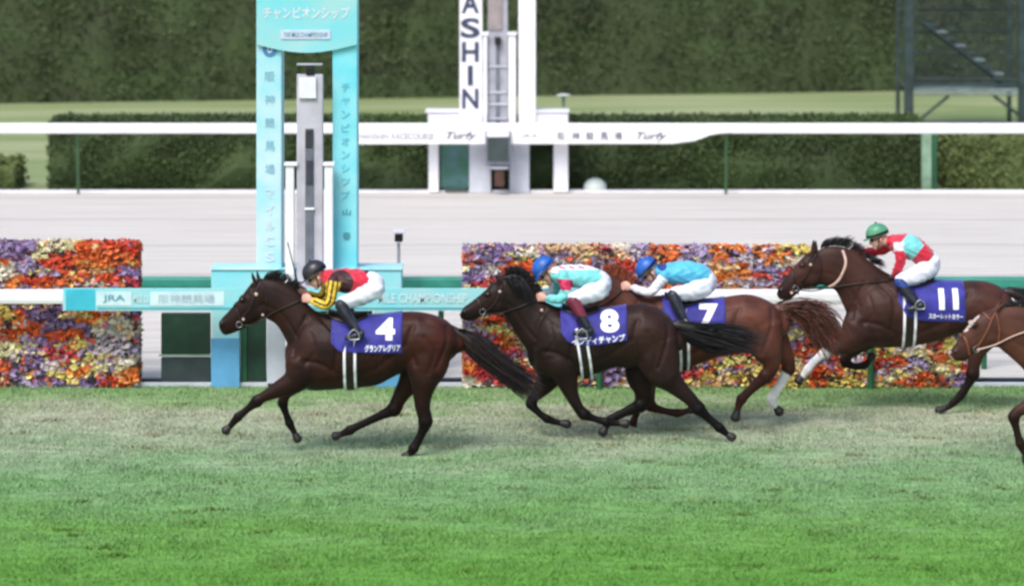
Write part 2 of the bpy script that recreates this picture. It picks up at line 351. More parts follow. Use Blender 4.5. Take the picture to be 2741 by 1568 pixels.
# ------------------------------------------------------------------ far white rail with lettering board
Yr = 62.6
root = empty('white_rail', (0, Yr, 0), 'long white rail on the far side of the sand, lettered along its middle', 'rail')
bm = bmesh.new(); box(bm, (-40, Yr, wz(358, Yr)), (40, Yr+.12, wz(331, Yr)), .03); bmlink('rail_beam', bm, M['railwhite'], root)
for px in (-380, 206, 1945):
    bm = bmesh.new(); cyl(bm, (wx(px, Yr), Yr+.2, 0), (wx(px, Yr), Yr+.1, wz(345, Yr)), .028); bmlink('post', bm, mat('far_post_green', (58,92,62), .6) if px < 0 else bpy.data.materials['far_post_green'], root)
bd = bmesh.new()  # lettered board with tapering right end
pts = [(955,337), (1960,336), (1960,352), (1900,362), (1860,377), (1800,385), (955,386)]
A = [bd.verts.new(P(x, y, Yr-.03)) for x, y in pts]; B = [bd.verts.new(P(x, y, Yr-.03)+Vector((0, .028, 0))) for x, y in pts]
bd.faces.new(A[::-1]); bd.faces.new(B)
for i in range(len(pts)): bd.faces.new((A[i], A[(i+1) % len(pts)], B[(i+1) % len(pts)], B[i]))
bmesh.ops.recalc_face_normals(bd, faces=bd.faces[:]); board = bmlink('lettered_board', bd, M['railwhite'], root)
ty = Yr-.034
flat_text('HANSHIN RACECOURSE', 'lettering', 1062, 366, ty, 200, 17, M['inkgrey'], board, .01)
flat_text('Turfy', 'lettering', 1236, 366, ty, 82, 26, M['ink'], board, .02, .35)
flat_text('JRA', 'lettering', 1418, 366, ty, 46, 13, M['inkgrey'], board, .01)
for i, ch in enumerate('阪神競馬場'): flat_text(ch, 'lettering', 1503+i*38, 365, ty, 21, 22, M['ink'], board, .012)
flat_text('Turfy', 'lettering', 1745, 367, ty, 82, 26, M['ink'], board, .02, .35)
# pale post pair right
root = empty('hedge_end_post', P(2490, 505, 63.5), 'pale green upright post at the right end of the long hedge', 'post')
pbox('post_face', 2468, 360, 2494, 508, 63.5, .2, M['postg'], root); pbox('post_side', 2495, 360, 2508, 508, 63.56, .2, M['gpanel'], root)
# globe
root = empty('globe_lamp', P(1593, 517, 63.4), 'round white globe sitting on the sand edge right of the white structure', 'lamp')
Yg = 63.35; bm = bmesh.new(); ellipsoid(bm, P(1593, 503, Yg), (.225, .225, .19), seg=28, ring=18); bmlink('globe', bm, M['pearl'], root, True)
bm = bmesh.new(); cyl(bm, (wx(1593, Yg), Yg, 0), (wx(1593, Yg), Yg, .05), .13); bmlink('base', bm, M['dgrey'], root)
# mushroom lamp behind the rail
Ym = 66.3; root = empty('mushroom_lamp', P(1508, 300, Ym), 'small white mushroom-topped lamp behind right shoulder of white structure', 'lamp')
root.location = (wx(1508, Ym), Ym, 0)
bm = bmesh.new(); ellipsoid(bm, P(1508, 256, Ym), (.15, .15, .035), seg=20, ring=8); bmlink('cap', bm, M['pearl'], root, True)
bm = bmesh.new(); cyl(bm, (wx(1508, Ym), Ym, 0), P(1508, 258, Ym), .03); bmlink('stem', bm, M['postg'], root)

# ------------------------------------------------------------------ far winning structure (white)
Yf = 62.95
root = empty('winning_post_structure', (wx(1333, Yf), Yf, 0), 'tall white twin-column winning post with vertical dark letters, beyond the sand', 'winning post')
for a in ((1145,300,1243,520,'shoulder'), (1428,300,1521,520,'shoulder')):
    x0, y0, x1, y1, _ = a
    s = pbox('shoulder', x0, 303, x1, 342, Yf, .5, M['white'], root)
    pbox('shoulder_cap', x0-6, 296, x1+3, 302, Yf-.03, .56, M['white'], s, .004)
pbox('outer_leg', 1147, 343, 1174, 515, Yf, .4, M['white'], root)
pbox('outer_leg', 1482, 343, 1521, 515, Yf, .4, M['white'], root)
col1 = pbox('column', 1230, -150, 1291, 343, Yf-.06, .5, M['white'], root)
for ch, y in zip('HANSHIN', (-172, -106, -40, 20+40-26, 140, 203, 263)):
    pass
for ch, y, w_ in (('A', 10, 48), ('S', 76, 52), ('H', 140, 46), ('I', 203, 14), ('N', 265, 44), ('H', -56, 46)):
    flat_text(ch, 'lettering', 1259, y, Yf-.066, w_, 54, M['ink'], col1, .03)
pbox('column', 1388, -150, 1434, 342, Yf-.06, .5, M['white'], root)
pbox('inner_pillar', 1293, 88, 1304, 350, Yf-.1, .2, M['white'], root); pbox('inner_pillar', 1361, 88, 1381, 350, Yf-.1, .2, M['white'], root)
pbox('crossbar', 1285, 86, 1308, 96, Yf-.13, .05, M['white'], root); pbox('crossbar', 1358, 86, 1384, 96, Yf-.13, .05, M['white'], root)
c = pbox('centre_mast', 1306, -150, 1359, 352, Yf+.02, .3, M['grey'], root)
pbox('groove', 1327, 100, 1338, 345, Yf-.0, .015, M['slot'], c, .002)
pbox('mast_panel', 1308, -150, 1344, 80, Yf-.02, .03, mat('beige_mast', (150,140,140), .5, .08), c, .004)
for y in (176, 245, 277, 315, 335): pbox('crosspiece', 1307, y, 1358, y+5, Yf-.01, .02, M['greywhite'], c, .002)
pbox('camera', 1324, 100, 1341, 120, Yf-.08, .07, M['black'], c, .01)
pbox('lower_panel', 1256, 387, 1314, 517, Yf+.05, .3, M['greywhite'], root); pbox('lower_panel', 1364, 387, 1417, 517, Yf+.05, .3, M['greywhite'], root)
g_ = pbox('green_panel', 1178, 387, 1255, 503, Yf+.1, .1, mat('green_glass_panel', (46,96,78), .35, .25, 5, col2=(70,104,110)), root)
pbox('panel_foot', 1190, 503, 1252, 512, Yf+.05, .15, M['dgrey'], g_)
s = pbox('screen_box', 1299, 352, 1367, 443, Yf-.5, .4, M['slot'], root, .02); pbox('screen_hood', 1303, 352, 1363, 367, Yf-.52, .02, M['white'], s, .004)
pbox('screen', 1305, 370, 1361, 432, Yf-.515, .015, M['dgrey'], s, .004)
t_ = pbox('tripod_shelf', 1312, 446, 1361, 453, Yf-.45, .3, M['greywhite'], root, .004)
pbox('tripod_box', 1324, 454, 1350, 500, Yf-.4, .2, M['brown'], root, .02)

# ------------------------------------------------------------------ patrol tower at the right
Yt = 80.0
root = empty('camera_tower', (wx(2590, Yt), Yt, 0), 'dark steel lattice tower with stair and platform at the upper right', 'tower')
def beam(name, pts, r, m, parent, Yt=Yt, dy=0):
    bm = bmesh.new()
    for a, b_ in zip(pts, pts[1:]):
        pa, pb = P(*a, Yt), P(*b_, Yt); pa.y += dy; pb.y += dy; cyl(bm, pa, pb, r, n=8)
    return bmlink(name, bm, m, parent)
zb = HOR+F*H/Yt
for px, w_ in ((2432, 13), (2738, 13)):
    for dy in (0, 2.2): 
        bm = bmesh.new(); k = .11 if dy == 0 else .05; box(bm, (wx(px, Yt)-k, Yt+dy-k, 0), (wx(px, Yt)+k, Yt+dy+k, 7.5), .01); bmlink('tower_leg', bm, M['steel'], root)
pf = pbox('platform', 2446, 238, 2726, 246, Yt-.1, 2.4, M['steell'], root, .01); pbox('platform_edge', 2448, 250, 2726, 256, Yt-.1, .12, M['steell'], pf, .01)
pbox('platform_grating', 2446, 224, 2724, 232, Yt, .1, M['steel'], root, .01)
beam('brace', [(2540, 257), (2460, 322)], .04, M['steel'], root); beam('brace', [(2660, 257), (2730, 310)], .04, M['steel'], root)
st_ = beam('stair_stringer', [(2470, 60), (2700, 232)], .035, M['steel'], root, dy=.3); beam('stair_stringer', [(2470, 60), (2700, 232)], .035, M['steel'], root, dy=1.1)
for i in range(9):
    x = 2480+i*25.5; y = 66+i*18.8
    pbox('stair_tread', x, y, x+30, y+4, Yt+.3, .8, M['steell'] if i % 2 else M['steel'], root, .004)
for y in (35, 95, 155): beam('girt', [(2432, y), (2738, y)], .035, M['steel'], root, dy=2.2)
me_ = bmesh.new()   # safety mesh sides
for i in range(24):
    x = 2446+i*12; cyl(me_, P(x, -60, Yt+2.15), P(x, 236, Yt+2.15), .012, n=5)
for i in range(26):
    y = -60+i*12; cyl(me_, P(2440, y, Yt+2.15), P(2730, y, Yt+2.15), .012, n=5)
bmlink('safety_mesh', me_, M['steel'], root)
beam('handrail', [(2446, 212), (2726, 214)], .03, M['steel'], root)

# ------------------------------------------------------------------ near winning gate (cyan)
Yn = 38.45
root = empty('winning_gate', (wx(822, Yn), Yn, 0), 'tall cyan arch with rounded header standing over the rail behind the leading horse', 'gate')
pbox('left_column', 686, -200, 754, 722, Yn, .45, M['cyanpale'], root, .015)
pbox('right_column', 890, -200, 956, 722, Yn, .45, M['cyanstrong'], root, .015)
hp = [(686.6, -200), (955.4, -200), (955.4, 120)]+[(955.4-(955.4-686.6)*i/20, 120+22*math.sin(math.pi*i/20)) for i in range(1, 20)]+[(686.6, 120)]
bm = bmesh.new(); A = [bm.verts.new(P(x, y, Yn-.05)) for x, y in hp]; B = [bm.verts.new(P(x, y, Yn-.05)+Vector((0, .046, 0))) for x, y in hp]
bm.faces.new(A); bm.faces.new(B[::-1])
for i in range(len(hp)): bm.faces.new((A[i], A[(i+1) % len(hp)], B[(i+1) % len(hp)], B[i]))
bmesh.ops.recalc_face_normals(bm, faces=bm.faces[:]); hd = bmlink('header', bm, M['cyan'], root)
LW = mat('letter_pale', (204,220,232), .5, .03)
flat_text('マイル', 'lettering', 822, -25, Yn-.055, 150, 44, LW, hd, .02)
flat_text('チャンピオンシップ', 'lettering', 820, 36, Yn-.055, 232, 34, LW, hd, .03)
pl = pbox('header_plate', 752, 82, 884, 106, Yn-.062, .01, mat('plate_lilac', (200,205,228), .5, .05), hd, .003)
flat_text('THE MILE CHAMPIONSHIP', 'lettering', 818, 94, Yn-.066, 118, 13, M['teal'], pl, .01)
for x0, x1 in ((566, 640), (1000, 1074)):
    l = pbox('outer_leg', x0, 772, x1 if x0 < 800 else x1, 1041, Yn, .4, M['cyanpale'], root, .015)
    pbox('leg_lower_cover', x0-1, 905, x1+1, 1041, Yn-.012, .01, M['blue'], l, .003)
pbox('shoulder', 565, 724, 1075, 800, Yn-.02, .5, M['cyan'], root, .015)
pbox('shoulder_top', 563, 718, 1077, 723, Yn-.04, .54, M['cyanpale'], root, .004)
# emblem and vertical lettering
bm = bmesh.new(); c0 = P(722, 132, Yn-.012)
vv = [bm.verts.new(c0+Vector((math.cos(a)*.085, 0, math.sin(a)*.085))) for a in [2*math.pi*i/28 for i in range(28)]]
bm.faces.new(vv); em = bmlink('round_emblem', bm, M['inkblue'], root)
flat_text('U', 'emblem_mark', 722, 132, Yn-.016, 14, 22, LW, em, .04)
for i, ch in enumerate('阪神競馬場'): flat_text(ch, 'lettering', 722, 205+i*62, Yn-.008, 26, 26, mat('ink_soft', (134,184,204), .5, .05) if i == 0 else bpy.data.materials['ink_soft'], root, .01)
for i, ch in enumerate('マイルCS'): flat_text(ch, 'lettering', 722, 520+i*42, Yn-.008, 24, 26, LW, root, .02)
for i, ch in enumerate('チャンピオンシップ'):
    if ch == 'ー': ch = '|'
    flat_text(ch, 'lettering', 925, 235+i*36, Yn-.008, 22, 22, mat('ink_cy', (98,188,206), .5, .05) if i == 0 else bpy.data.materials['ink_cy'], root, .01)
flat_text('山', 'lettering', 928, 568, Yn-.008, 22, 16, M['teal'], root, .03); flat_text('春', 'lettering', 928, 632, Yn-.008, 22, 22, M['teal'], root, .03)
# dark boards, grey panels between the legs
for x0, x1 in ((644, 712), (928, 996)):
    gp = pbox('green_board', x0, 802, x1, 1036, Yn+.1, .08, M['dgreen'], root); pbox('green_frame', x0, 802, x0+16, 1036, Yn+.08, .015, M['gpanel'], gp, .003)
pbox('grey_panel', 714, 802, 792, 1036, Yn+.05, .2, M['greywhite'], root); pbox('grey_panel', 866, 802, 926, 1036, Yn+.05, .2, M['greywhite'], root)
# finish mast behind the arch
Yp = 38.2
root = empty('finish_mast', (wx(828, Yp), Yp, 0), 'grey slotted mast between two white side posts, framed by the cyan arch', 'mast')
pbox('side_post', 764, 446, 787, 1040, Yp, .12, M['white'], root); pbox('side_post', 868, 446, 891, 1040, Yp, .12, M['white'], root)
pbox('post_cap', 760, 436, 797, 445, Yp-.02, .16, M['white'], root, .006); pbox('post_cap', 864, 436, 895, 445, Yp-.02, .16, M['white'], root, .006)
ms = pbox('mast_body', 794, 200, 864, 1040, Yp+.02, .15, M['mast'], root)
pbox('lamp_panel', 800, 208, 846, 264, Yp-.02, .035, M['white'], ms, .004)
pbox('slot', 817, 345, 839, 760, Yp+.0, .018, M['slot'], ms, .003)
for i in range(7): pbox('slat', 817, 350+i*7, 838, 353+i*7, Yp-.012, .01, M['black'], ms, .001)
pbox('dark_window', 819, 430, 838, 494, Yp-.012, .01, mat('dark_window', (62,64,80), .3, .2), ms, .001)
pbox('bright_bar', 815, 556, 841, 562, Yp-.015, .013, M['white'], ms, .001)
pbox('mast_camera', 818, 178, 842, 203, Yp, .15, M['black'], root, .02); pbox('mast_camera_hood', 794, 172, 862, 176, Yp-.02, .2, M['grey'], root, .004)

# ------------------------------------------------------------------ turf rail with banner, green rail
Yb = 38.0
root = empty('turf_rail', (0, Yb, 0), 'white running rail beside the turf with a cyan lettered banner on its left half', 'rail')
bm = bmesh.new(); box(bm, (-14, Yb, wz(815, Yb)), (14, Yb+.14, wz(776, Yb)), .05); rb = bmlink('rail_beam', bm, M['railwhite'], root)
for px in (-615, 865, 1605, 2338, 3080):
    bm = bmesh.new(); x = wx(px, Yb); cyl(bm, (x, Yb+.3, 0), (x, Yb+.3, .6), .035); cyl(bm, (x, Yb+.3, .58), (x, Yb+.08, wz(815, Yb)+.02), .03)
    bmlink('post', bm, M['gpanel'], root)
bn = pbox('banner', 168, 771, 1640, 832, Yb-.02, .018, M['cyan'], root, .004)
WP = mat('banner_white', (196,222,226), .5, .05, 5); tyb = Yb-.03
for x0, x1 in ((258, 352), (402, 600), (772, 900)): pbox('banner_panel', x0, 781, x1, 818, Yb-.026, .005, WP, bn, .001)
pbox('banner_stripe', 176, 774, 254, 830, Yb-.026, .005, mat('banner_strong', (60,185,205), .5, .06, 4), bn, .001)
pbox('banner_line', 260, 823, 1636, 827, Yb-.026, .005, M['teal'], bn, .001)
flat_text('JRA', 'lettering', 305, 800, tyb, 60, 22, M['teal'], bn, .02)
flat_text('MILE CS', 'lettering', 378, 800, tyb, 40, 20, WP, bn, .02)
flat_text('阪神競馬場', 'lettering', 500, 800, tyb, 150, 24, mat('ink_pale', (165,190,205), .5, .04), bn, .01)
flat_text('MILE CHAMPIONSHIP', 'lettering', 1130, 798, tyb, 240, 26, WP, bn, .02)
flat_text('マイルチャンピオンシップ', 'lettering', 1440, 798, tyb, 280, 26, WP, bn, .02)
Yq = 39.7
root = empty('green_rail', (0, Yq, 0), 'green padded rail running along the near edge of the sand track', 'rail')
bm = bmesh.new(); box(bm, (-16, Yq, wz(773, Yq)), (16, Yq+.16, wz(743, Yq)), .03); bmlink('rail_beam', bm, M['green'], root)
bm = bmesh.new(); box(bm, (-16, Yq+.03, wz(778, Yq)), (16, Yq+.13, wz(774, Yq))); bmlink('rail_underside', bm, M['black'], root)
for px in (-300, 1180, 2640):
    bm = bmesh.new(); x = wx(px, Yq); cyl(bm, (x, Yq+.2, 0), (x, Yq+.1, wz(776, Yq)), .035); bmlink('post', bm, M['gpanel'], root)
# dark green cabinet boards left of gate
root = empty('green_barrier_board', (wx(497, 38.6), 38.6, 0), 'dark green barrier board below the banner between the flowers and the cyan gate', 'barrier board')
pbox('upper_board', 431, 838, 563, 948, 38.62, .08, M['dgreen'], root); pbox('lower_board', 431, 957, 563, 1030, 38.6, .1, M['dgrey'], root)
pbox('board_rail', 425, 949, 565, 953, 38.57, .05, M['postg'], root, .003)
# marker post in the sand
Yk = 42.0; root = empty('marker_camera', (wx(1067, Yk), Yk, 0), 'thin white post with a small black camera head standing in the sand', 'camera')
bm = bmesh.new(); cyl(bm, (wx(1067, Yk), Yk, 0), P(1067, 650, Yk), .022); bmlink('post', bm, M['grey'], root)
pbox('camera_head', 1056, 628, 1078, 648, Yk-.08, .16, M['black'], root, .015); pbox('camera_roof', 1052, 618, 1083, 625, Yk-.12, .22, M['white'], root, .006)

# ------------------------------------------------------------------ flower walls
def ico():
    bm = bmesh.new(); bmesh.ops.create_icosphere(bm, subdivisions=1, radius=1)
    V = np.array([v.co[:] for v in bm.verts]); Fc = np.array([[v.index for v in f.verts] for f in bm.faces]); bm.free(); return V, Fc
IV, IF = ico()
PAL = [lin(c) for c in ((168,146,190), (182,166,200), (148,124,168), (246,236,150), (242,222,130), (244,236,190), (240,232,214), (232,104,54), (224,88,62), (240,146,74), (236,124,70), (208,76,86), (226,214,222), (232,196,150))]
FM = mat('blossom_petals', (240,240,240), .7, .1, 30, attr='tone', spec=.2); FB = mat('flower_leaves', (44,74,44), .8, .25, 10)
def flowers(label, x0, x1, ytop, ybot, Yw, N, seed):
    r = np.random.default_rng(seed); d = .34
    root = empty('flower_wall', (wx((x0+x1)/2, Yw), Yw, 0), label, 'flowers', 'flower walls behind the turf rail')
    X0, X1, Z0, Z1 = wx(x0, Yw), wx(x1, Yw), 0, wz(ytop, Yw)
    bm = bmesh.new(); box(bm, (X0+.04, Yw+.06, Z0), (X1-.04, Yw+d, Z1-.05), .02); bmlink('backing', bm, FB, root)
    # clusters of like-coloured bunches
    K = int((X1-X0)*(Z1-Z0)*30); cx = r.uniform(X0, X1, K); cz = r.uniform(Z0+.03, Z1, K); cc = r.integers(0, len(PAL), K)
    x = r.uniform(X0, X1, N); z = r.uniform(Z0+.03, Z1-.03, N); top = int(N*.12)
    y = Yw+r.uniform(-.03, .06, N); z[:top] = Z1-.03; y[:top] = Yw+r.uniform(0, d, top); y[top:2*top] = Yw+d*r.uniform(0, 1, top)
    x[top:2*top] = np.where(r.random(top) < .5, X0+.02, X1-.02)
    k = np.argmin(((x[:, None]-cx)*.42)**2+(z[:, None]-cz)**2, axis=1)
    col = np.array(PAL)[cc[k]]*r.uniform(.8, 1.15, (N, 1)); mix = r.random(N) < .2; col[mix] = np.array(PAL)[r.integers(0, len(PAL), mix.sum())]
    dk = r.random(N) < .10; col[dk] = np.array(lin((70,62,70)))
    sz = r.uniform(.022, .045, N)
    n7 = 6; c = np.repeat(np.stack([x, y, np.maximum(z, .035)], 1), n7, 0)+r.normal(0, 1, (N*n7, 3))*np.repeat(sz, n7)[:, None]*np.array([.8, .35, .45])
    c[:, 2] = np.clip(c[:, 2], .01, Z1+.0); c[:, 0] = np.clip(c[:, 0], X0+.01, X1-.01); q = N*n7
    d1 = r.normal(0, 1, (q, 3))*np.array([1.5, .6, .8]); d1 /= np.linalg.norm(d1, axis=1)[:, None]; d2 = np.cross(d1, r.normal(0, 1, (q, 3))); d2 /= np.linalg.norm(d2, axis=1)[:, None]
    e = (np.repeat(sz, n7)*r.uniform(.8, 1.4, q))[:, None]
    Q = np.stack([c-d1*e, c-d2*e*.6, c+d1*e, c+d2*e*.6], 1)
    me = mesh_np('blossoms', Q.reshape(-1, 3), np.arange(4*q).reshape(-1, 4)); vcol(me, 'tone', np.repeat(np.repeat(col, n7, 0)*r.uniform(.9, 1.1, (q, 1)), 4, 0)); o = link('blossoms', me, FM, root); o['kind'] = 'stuff'
flowers('tall wall of mixed purple yellow and orange flowers at the left edge', -170, 367, 652, 1034, 38.42, 9500, 11)
flowers('long tall wall of mixed flowers behind horses numbered eight and seven', 1243, 2165, 664, 1034, 38.42, 16000, 12)
flowers('low bed of mixed flowers under the belly of horse number eleven', 2167, 2586, 885, 1034, 38.42, 3800, 13)
# ------------------------------------------------------------------ horses
def segd(px, py, pts):
    """signed offset from a polyline in pixels and parameter"""
    q = cr([p[:2] for p in pts], 6); best = np.full(len(px), 1e9); sg = np.zeros(len(px)); tt = np.zeros(len(px))
    for i in range(len(q)-1):
        d = q[i+1]-q[i]; L2 = (d**2).sum()+1e-9; t = np.clip(((px-q[i][0])*d[0]+(py-q[i][1])*d[1])/L2, 0, 1)
        ex, ey = px-(q[i][0]+t*d[0]), py-(q[i][1]+t*d[1]); r_ = np.hypot(ex, ey); u = r_ < best
        best[u] = r_[u]; sg[u] = (np.sign(d[0]*ey-d[1]*ex)*r_)[u]; tt[u] = ((i+t)/(len(q)-1))[u]
    return sg, best, tt
AVG = {}
def coatmat(name, c, c2, rough=.48):
    m = mat(name, c, rough, 0, 3.5, col2=c2, attr='coat', spec=.16, bump=.25, bscale=7, sheen=.0); AVG[m.name] = (np.array(lin(c))+np.array(lin(c2)))/2; return m
def bvh(me): 
    c = coords(me); return BVHTree.FromPolygons([tuple(v) for v in c], [tuple(p.vertices) for p in me.polygons])
def hit(tree, px, py, Y, side=-1):
    """surface point seen at pixel px,py from the near (-1) or far (+1) side of plane Y"""
    p = P(px, py, Y); o = Vector((p.x, Y+side*1.5, p.z)); d = Vector((0, -side, 0))
    h, n, i, ds = tree.ray_cast(o, d)
    return (h, n) if h else (None, None)
def strap(tree, pts, Y, w, name, m, parent, sides=(-1, 1), off=.006, free=None, per=6, th=.004):
    """flat strap laid over the body along pixel points"""
    q = cr([tuple(p)+(0,)*(2-len(p)) for p in pts], per); bm = bmesh.new()
    for side in sides:
        C = []
        last = None
        for x, y in q:
            h, n = hit(tree, x, y, Y, side)
            if h is None: h = P(x, y, Y); h.y = last.y if last else Y+side*.08; n = Vector((0, side, 0))
            last = h; C.append((h.copy(), n.copy()))
        # smooth depth
        ys = [c[0].y for c in C]
        for k in range(2): ys = [sum(ys[max(0, i-1):i+2])/len(ys[max(0, i-1):i+2]) for i in range(len(ys))]
        rg = []
        for i, (h, n) in enumerate(C):
            h.y = min(ys[i], h.y)-off if side < 0 else max(ys[i], h.y)+off
        for i, (h, n) in enumerate(C):
            t = (C[min(i+1, len(C)-1)][0]-C[max(i-1, 0)][0]).normalized(); s = t.cross(Vector((0, side, 0))).normalized(); n2 = s.cross(t).normalized()
            rg.append((h, s*w/2, n2*th))
        rings(bm, rg, 8, cap=False)
    return bmlink(name, bm, m, parent, True)
def wire(pts, r, name, m, parent, per=6, n=7):
    q = cr([tuple(p) for p in pts], per); bm = bmesh.new(); rg = []
    for i in range(len(q)):
        t = Vector(q[min(i+1, len(q)-1)]-q[max(i-1, 0)]).normalized(); a = t.orthogonal().normalized(); rg.append((Vector(q[i]), a*r, t.cross(a)*r))
    # keep the frame from spinning
    a = rg[0][1].normalized(); out = []
    for i, (c, _, _) in enumerate(rg):
        t = Vector(q[min(i+1, len(q)-1)]-q[max(i-1, 0)]).normalized(); a = (a-t*a.dot(t)).normalized(); out.append((c, a*r, t.cross(a)*r))
    rings(bm, out, n, cap=False); return bmlink(name, bm, m, parent, True)
def hair(name, roots, paths, m, parent, n, r0, spread, seed, taper=.25, seg=8):
    """paths: list of control polylines (world) from base to tip; strands interpolate between them"""
    r = np.random.default_rng(seed); bm = bmesh.new()
    Q = [cr(p, 6) for p in paths]; L_ = min(len(q) for q in Q); Q = [q[np.linspace(0, len(q)-1, seg).astype(int)] for q in Q]
    for i in range(n):
        k = r.uniform(0, len(Q)-1.001) if len(Q) > 1 else 0; a = int(k); f = k-a
        base = Q[a]*(1-f)+(Q[a+1]*f if len(Q) > 1 else 0)
        end = r.uniform(.6, 1.0); idx = np.linspace(0, (seg-1)*end, seg); lo = np.floor(idx).astype(int); hi = np.minimum(lo+1, seg-1); fr = (idx-lo)[:, None]
        c = base[lo]*(1-fr)+base[hi]*fr
        t = np.linspace(0, 1, seg)[:, None]; c = c+r.normal(0, spread, 3)*(.35+t*1.1)+r.normal(0, spread*.12, (seg, 3)).cumsum(0)*t
        rr = r0*r.uniform(.6, 1.3); ph = r.uniform(0, 6.28); prev = None
        for j in range(seg):
            rad = rr*(1-(1-taper)*j/(seg-1)); rad *= (1 if j < seg-1 else .3)
            ring = [bm.verts.new(c[j]+rad*np.array([math.cos(ph+2.094*q_), .9*math.sin(ph+2.094*q_)*.7, math.sin(ph+2.094*q_)])) for q_ in range(3)]
            if prev:
                for q_ in range(3): bm.faces.new((prev[q_], prev[(q_+1) % 3], ring[(q_+1) % 3], ring[q_]))
            prev = ring
    return bmlink(name, bm, m, parent, True)

def horse(key, D):
    Y = D['Y']; s = Y/F; D['avg'] = AVG[D['coat'].name]
    g0 = P(D['trunk'][len(D['trunk'])//2][0], 0, Y); g0.z = 0
    root = empty('racehorse', g0, D['label'], 'horse', 'racehorses galloping on the turf')
    bm = bmesh.new()
    spans(bm, trunk(D['trunk']), Y, 5, 26); spans(bm, D['neck'], Y, 5, 22); spans(bm, D['head'], Y, 5, 22)
    # ears
    for (tip, b0, b1, dy) in D['ears']:
        bx, by = (b0[0]+b1[0])/2, (b0[1]+b1[1])/2; w_ = math.dist(b0, b1)/2
        bx2, by2 = bx+(bx-tip[0])*.5, by+(by-tip[1])*.5
        tube(bm, [(bx2, by2, w_), (bx, by, w_), ((bx*.5+tip[0]*.5), (by*.5+tip[1]*.5), w_*.85), (tip[0], tip[1], 2.5)], Y, dy, .7, .03, 3, 10)
    # jaw muscle, eye ridge, nostril bulge
    jx, jy, jr = D['jaw']
    for sd_ in (-1, 1):
        c = P(jx, jy, Y); c.y += sd_*.045; ellipsoid(bm, c, (jr*s, .045, jr*s*.92))
        ex, ey = D['eye']; c = P(ex, ey-3, Y); c.y += sd_*.075; ellipsoid(bm, c, (.045, .022, .03))
        nx_, ny_ = D['nostril']; c = P(nx_, ny_, Y); c.y += sd_*.035; ellipsoid(bm, c, (.035, .022, .035))
    for L_ in D['legs']:
        kind, dy, pts, hf = L_
        tube(bm, pts, Y, dy, .82, .125, 4, 16)
        # joints: knobby knee/hock and fetlock
        for j, rr in ((4, 1.12), (len(pts)-2, 1.15)):
            x, y, r_ = pts[j][:3]; c = P(x, y, Y+dy); ellipsoid(bm, c, (r_*s*rr, r_*s*.95, r_*s*rr))
        # muscle on the upper leg
        x, y, r_ = pts[0][:3]; c = P(x, y, Y+dy*.9); ellipsoid(bm, c, (r_*s*.95, .10, r_*s*1.15), seg=20, ring=14)
        if kind == 'hind':   # hock point
            x, y, r_ = pts[4][:3]; x2, y2 = pts[3][:2]; x3, y3 = pts[5][:2]
            vx, vy = x-(x2+x3)/2, y-(y2+y3)/2; q = math.hypot(vx, vy) or 1
            c = P(x+vx/q*r_*.5, y+vy/q*r_*.5, Y+dy); ellipsoid(bm, c, (r_*s*.6, r_*s*.5, r_*s*.75))
        x, y, r_ = pts[-1][:3]; hx, hy = hf
        tube(bm, [(x, y, r_), ((x*.6+hx*.4), (y*.6+hy*.4), r_*.95)], Y, dy, .95, .1, 2, 12)
    me = remesh(bm, 'body', .0115, 11)
    # muscle relief: grooves and swells laid out along the trunk and neck
    c = coords(me); px, py = topx(c); nrm = np.empty(len(me.vertices)*3, 'f'); me.vertices.foreach_get('normal', nrm); nrm = nrm.reshape(-1, 3)
    T0 = np.array([(a, b_, e_) for a, b_, e_, _ in D['trunk']]); xa, xb = T0[0, 0], T0[-1, 0]
    def uv(u, v):
        x = xa+(xb-xa)*u; t_ = np.interp(x, T0[2:-2, 0], T0[2:-2, 1]); b_ = np.interp(x, T0[2:-2, 0], T0[2:-2, 2]); return (x, t_+(b_-t_)*v)
    disp = np.zeros(len(c)); lat_ = np.clip((np.abs(c[:, 1]-Y)-.04)/.08, 0, 1)
    GR = [([(.17,.04),(.27,.32),(.255,.74)],.016,6), ([(.09,.02),(.03,.3),(.015,.55)],.012,6), ([(.73,.26),(.70,.55),(.75,.92)],.018,8), ([(.935,.22),(.93,.6),(.87,1.05)],.014,6),
          ([(.80,.45),(.86,.75),(.82,1.1)],.009,7), ([(.07,.62),(.17,.66),(.27,.80)],.014,6), ([(.29,.86),(.48,.80),(.68,.56)],.010,8), ([(.30,.28),(.5,.24),(.70,.20)],.006,8), ([(.12,.25),(.14,.5),(.08,.66)],.008,5)]
    for pl_, dp, w_ in GR:
        _, dist, _ = segd(px, py, [uv(*q) for q in pl_]); disp -= dp*np.exp(-(dist/w_)**2)
    for (u_, v_), hgt, w_ in (((.17,.84),.014,22), ((.20,.42),.010,24), ((.76,.10),.012,12), ((.86,.36),.012,34), ((.05,.60),.012,16), ((.80,.88),.010,24)):
        x, y = uv(u_, v_); disp += hgt*np.exp(-((px-x)**2+(py-y)**2)/w_**2)
    rib = ((px-xa)/(xb-xa) > .32) & ((px-xa)/(xb-xa) < .66)
    vv_ = (py-np.interp(px, T0[:, 0], T0[:, 1]))/(np.interp(px, T0[:, 0], T0[:, 2])-np.interp(px, T0[:, 0], T0[:, 1])+1e-6)
    disp += np.where(rib, .0022*np.sin((px+py*.25)*2*math.pi/17)*np.clip(1-np.abs(vv_-.55)/.35, 0, 1), 0)
    ng = [(a*.3+e_*.7, b_*.3+f_*.7) for a, b_, e_, f_, _ in D['neck'][1:]]; _, dist, _ = segd(px, py, ng); disp -= .010*np.exp(-(dist/5)**2)
    ng = [(a*.72+e_*.28, b_*.72+f_*.28) for a, b_, e_, f_, _ in D['neck'][:-1]]; _, dist, _ = segd(px, py, ng); disp -= .006*np.exp(-(dist/6)**2)
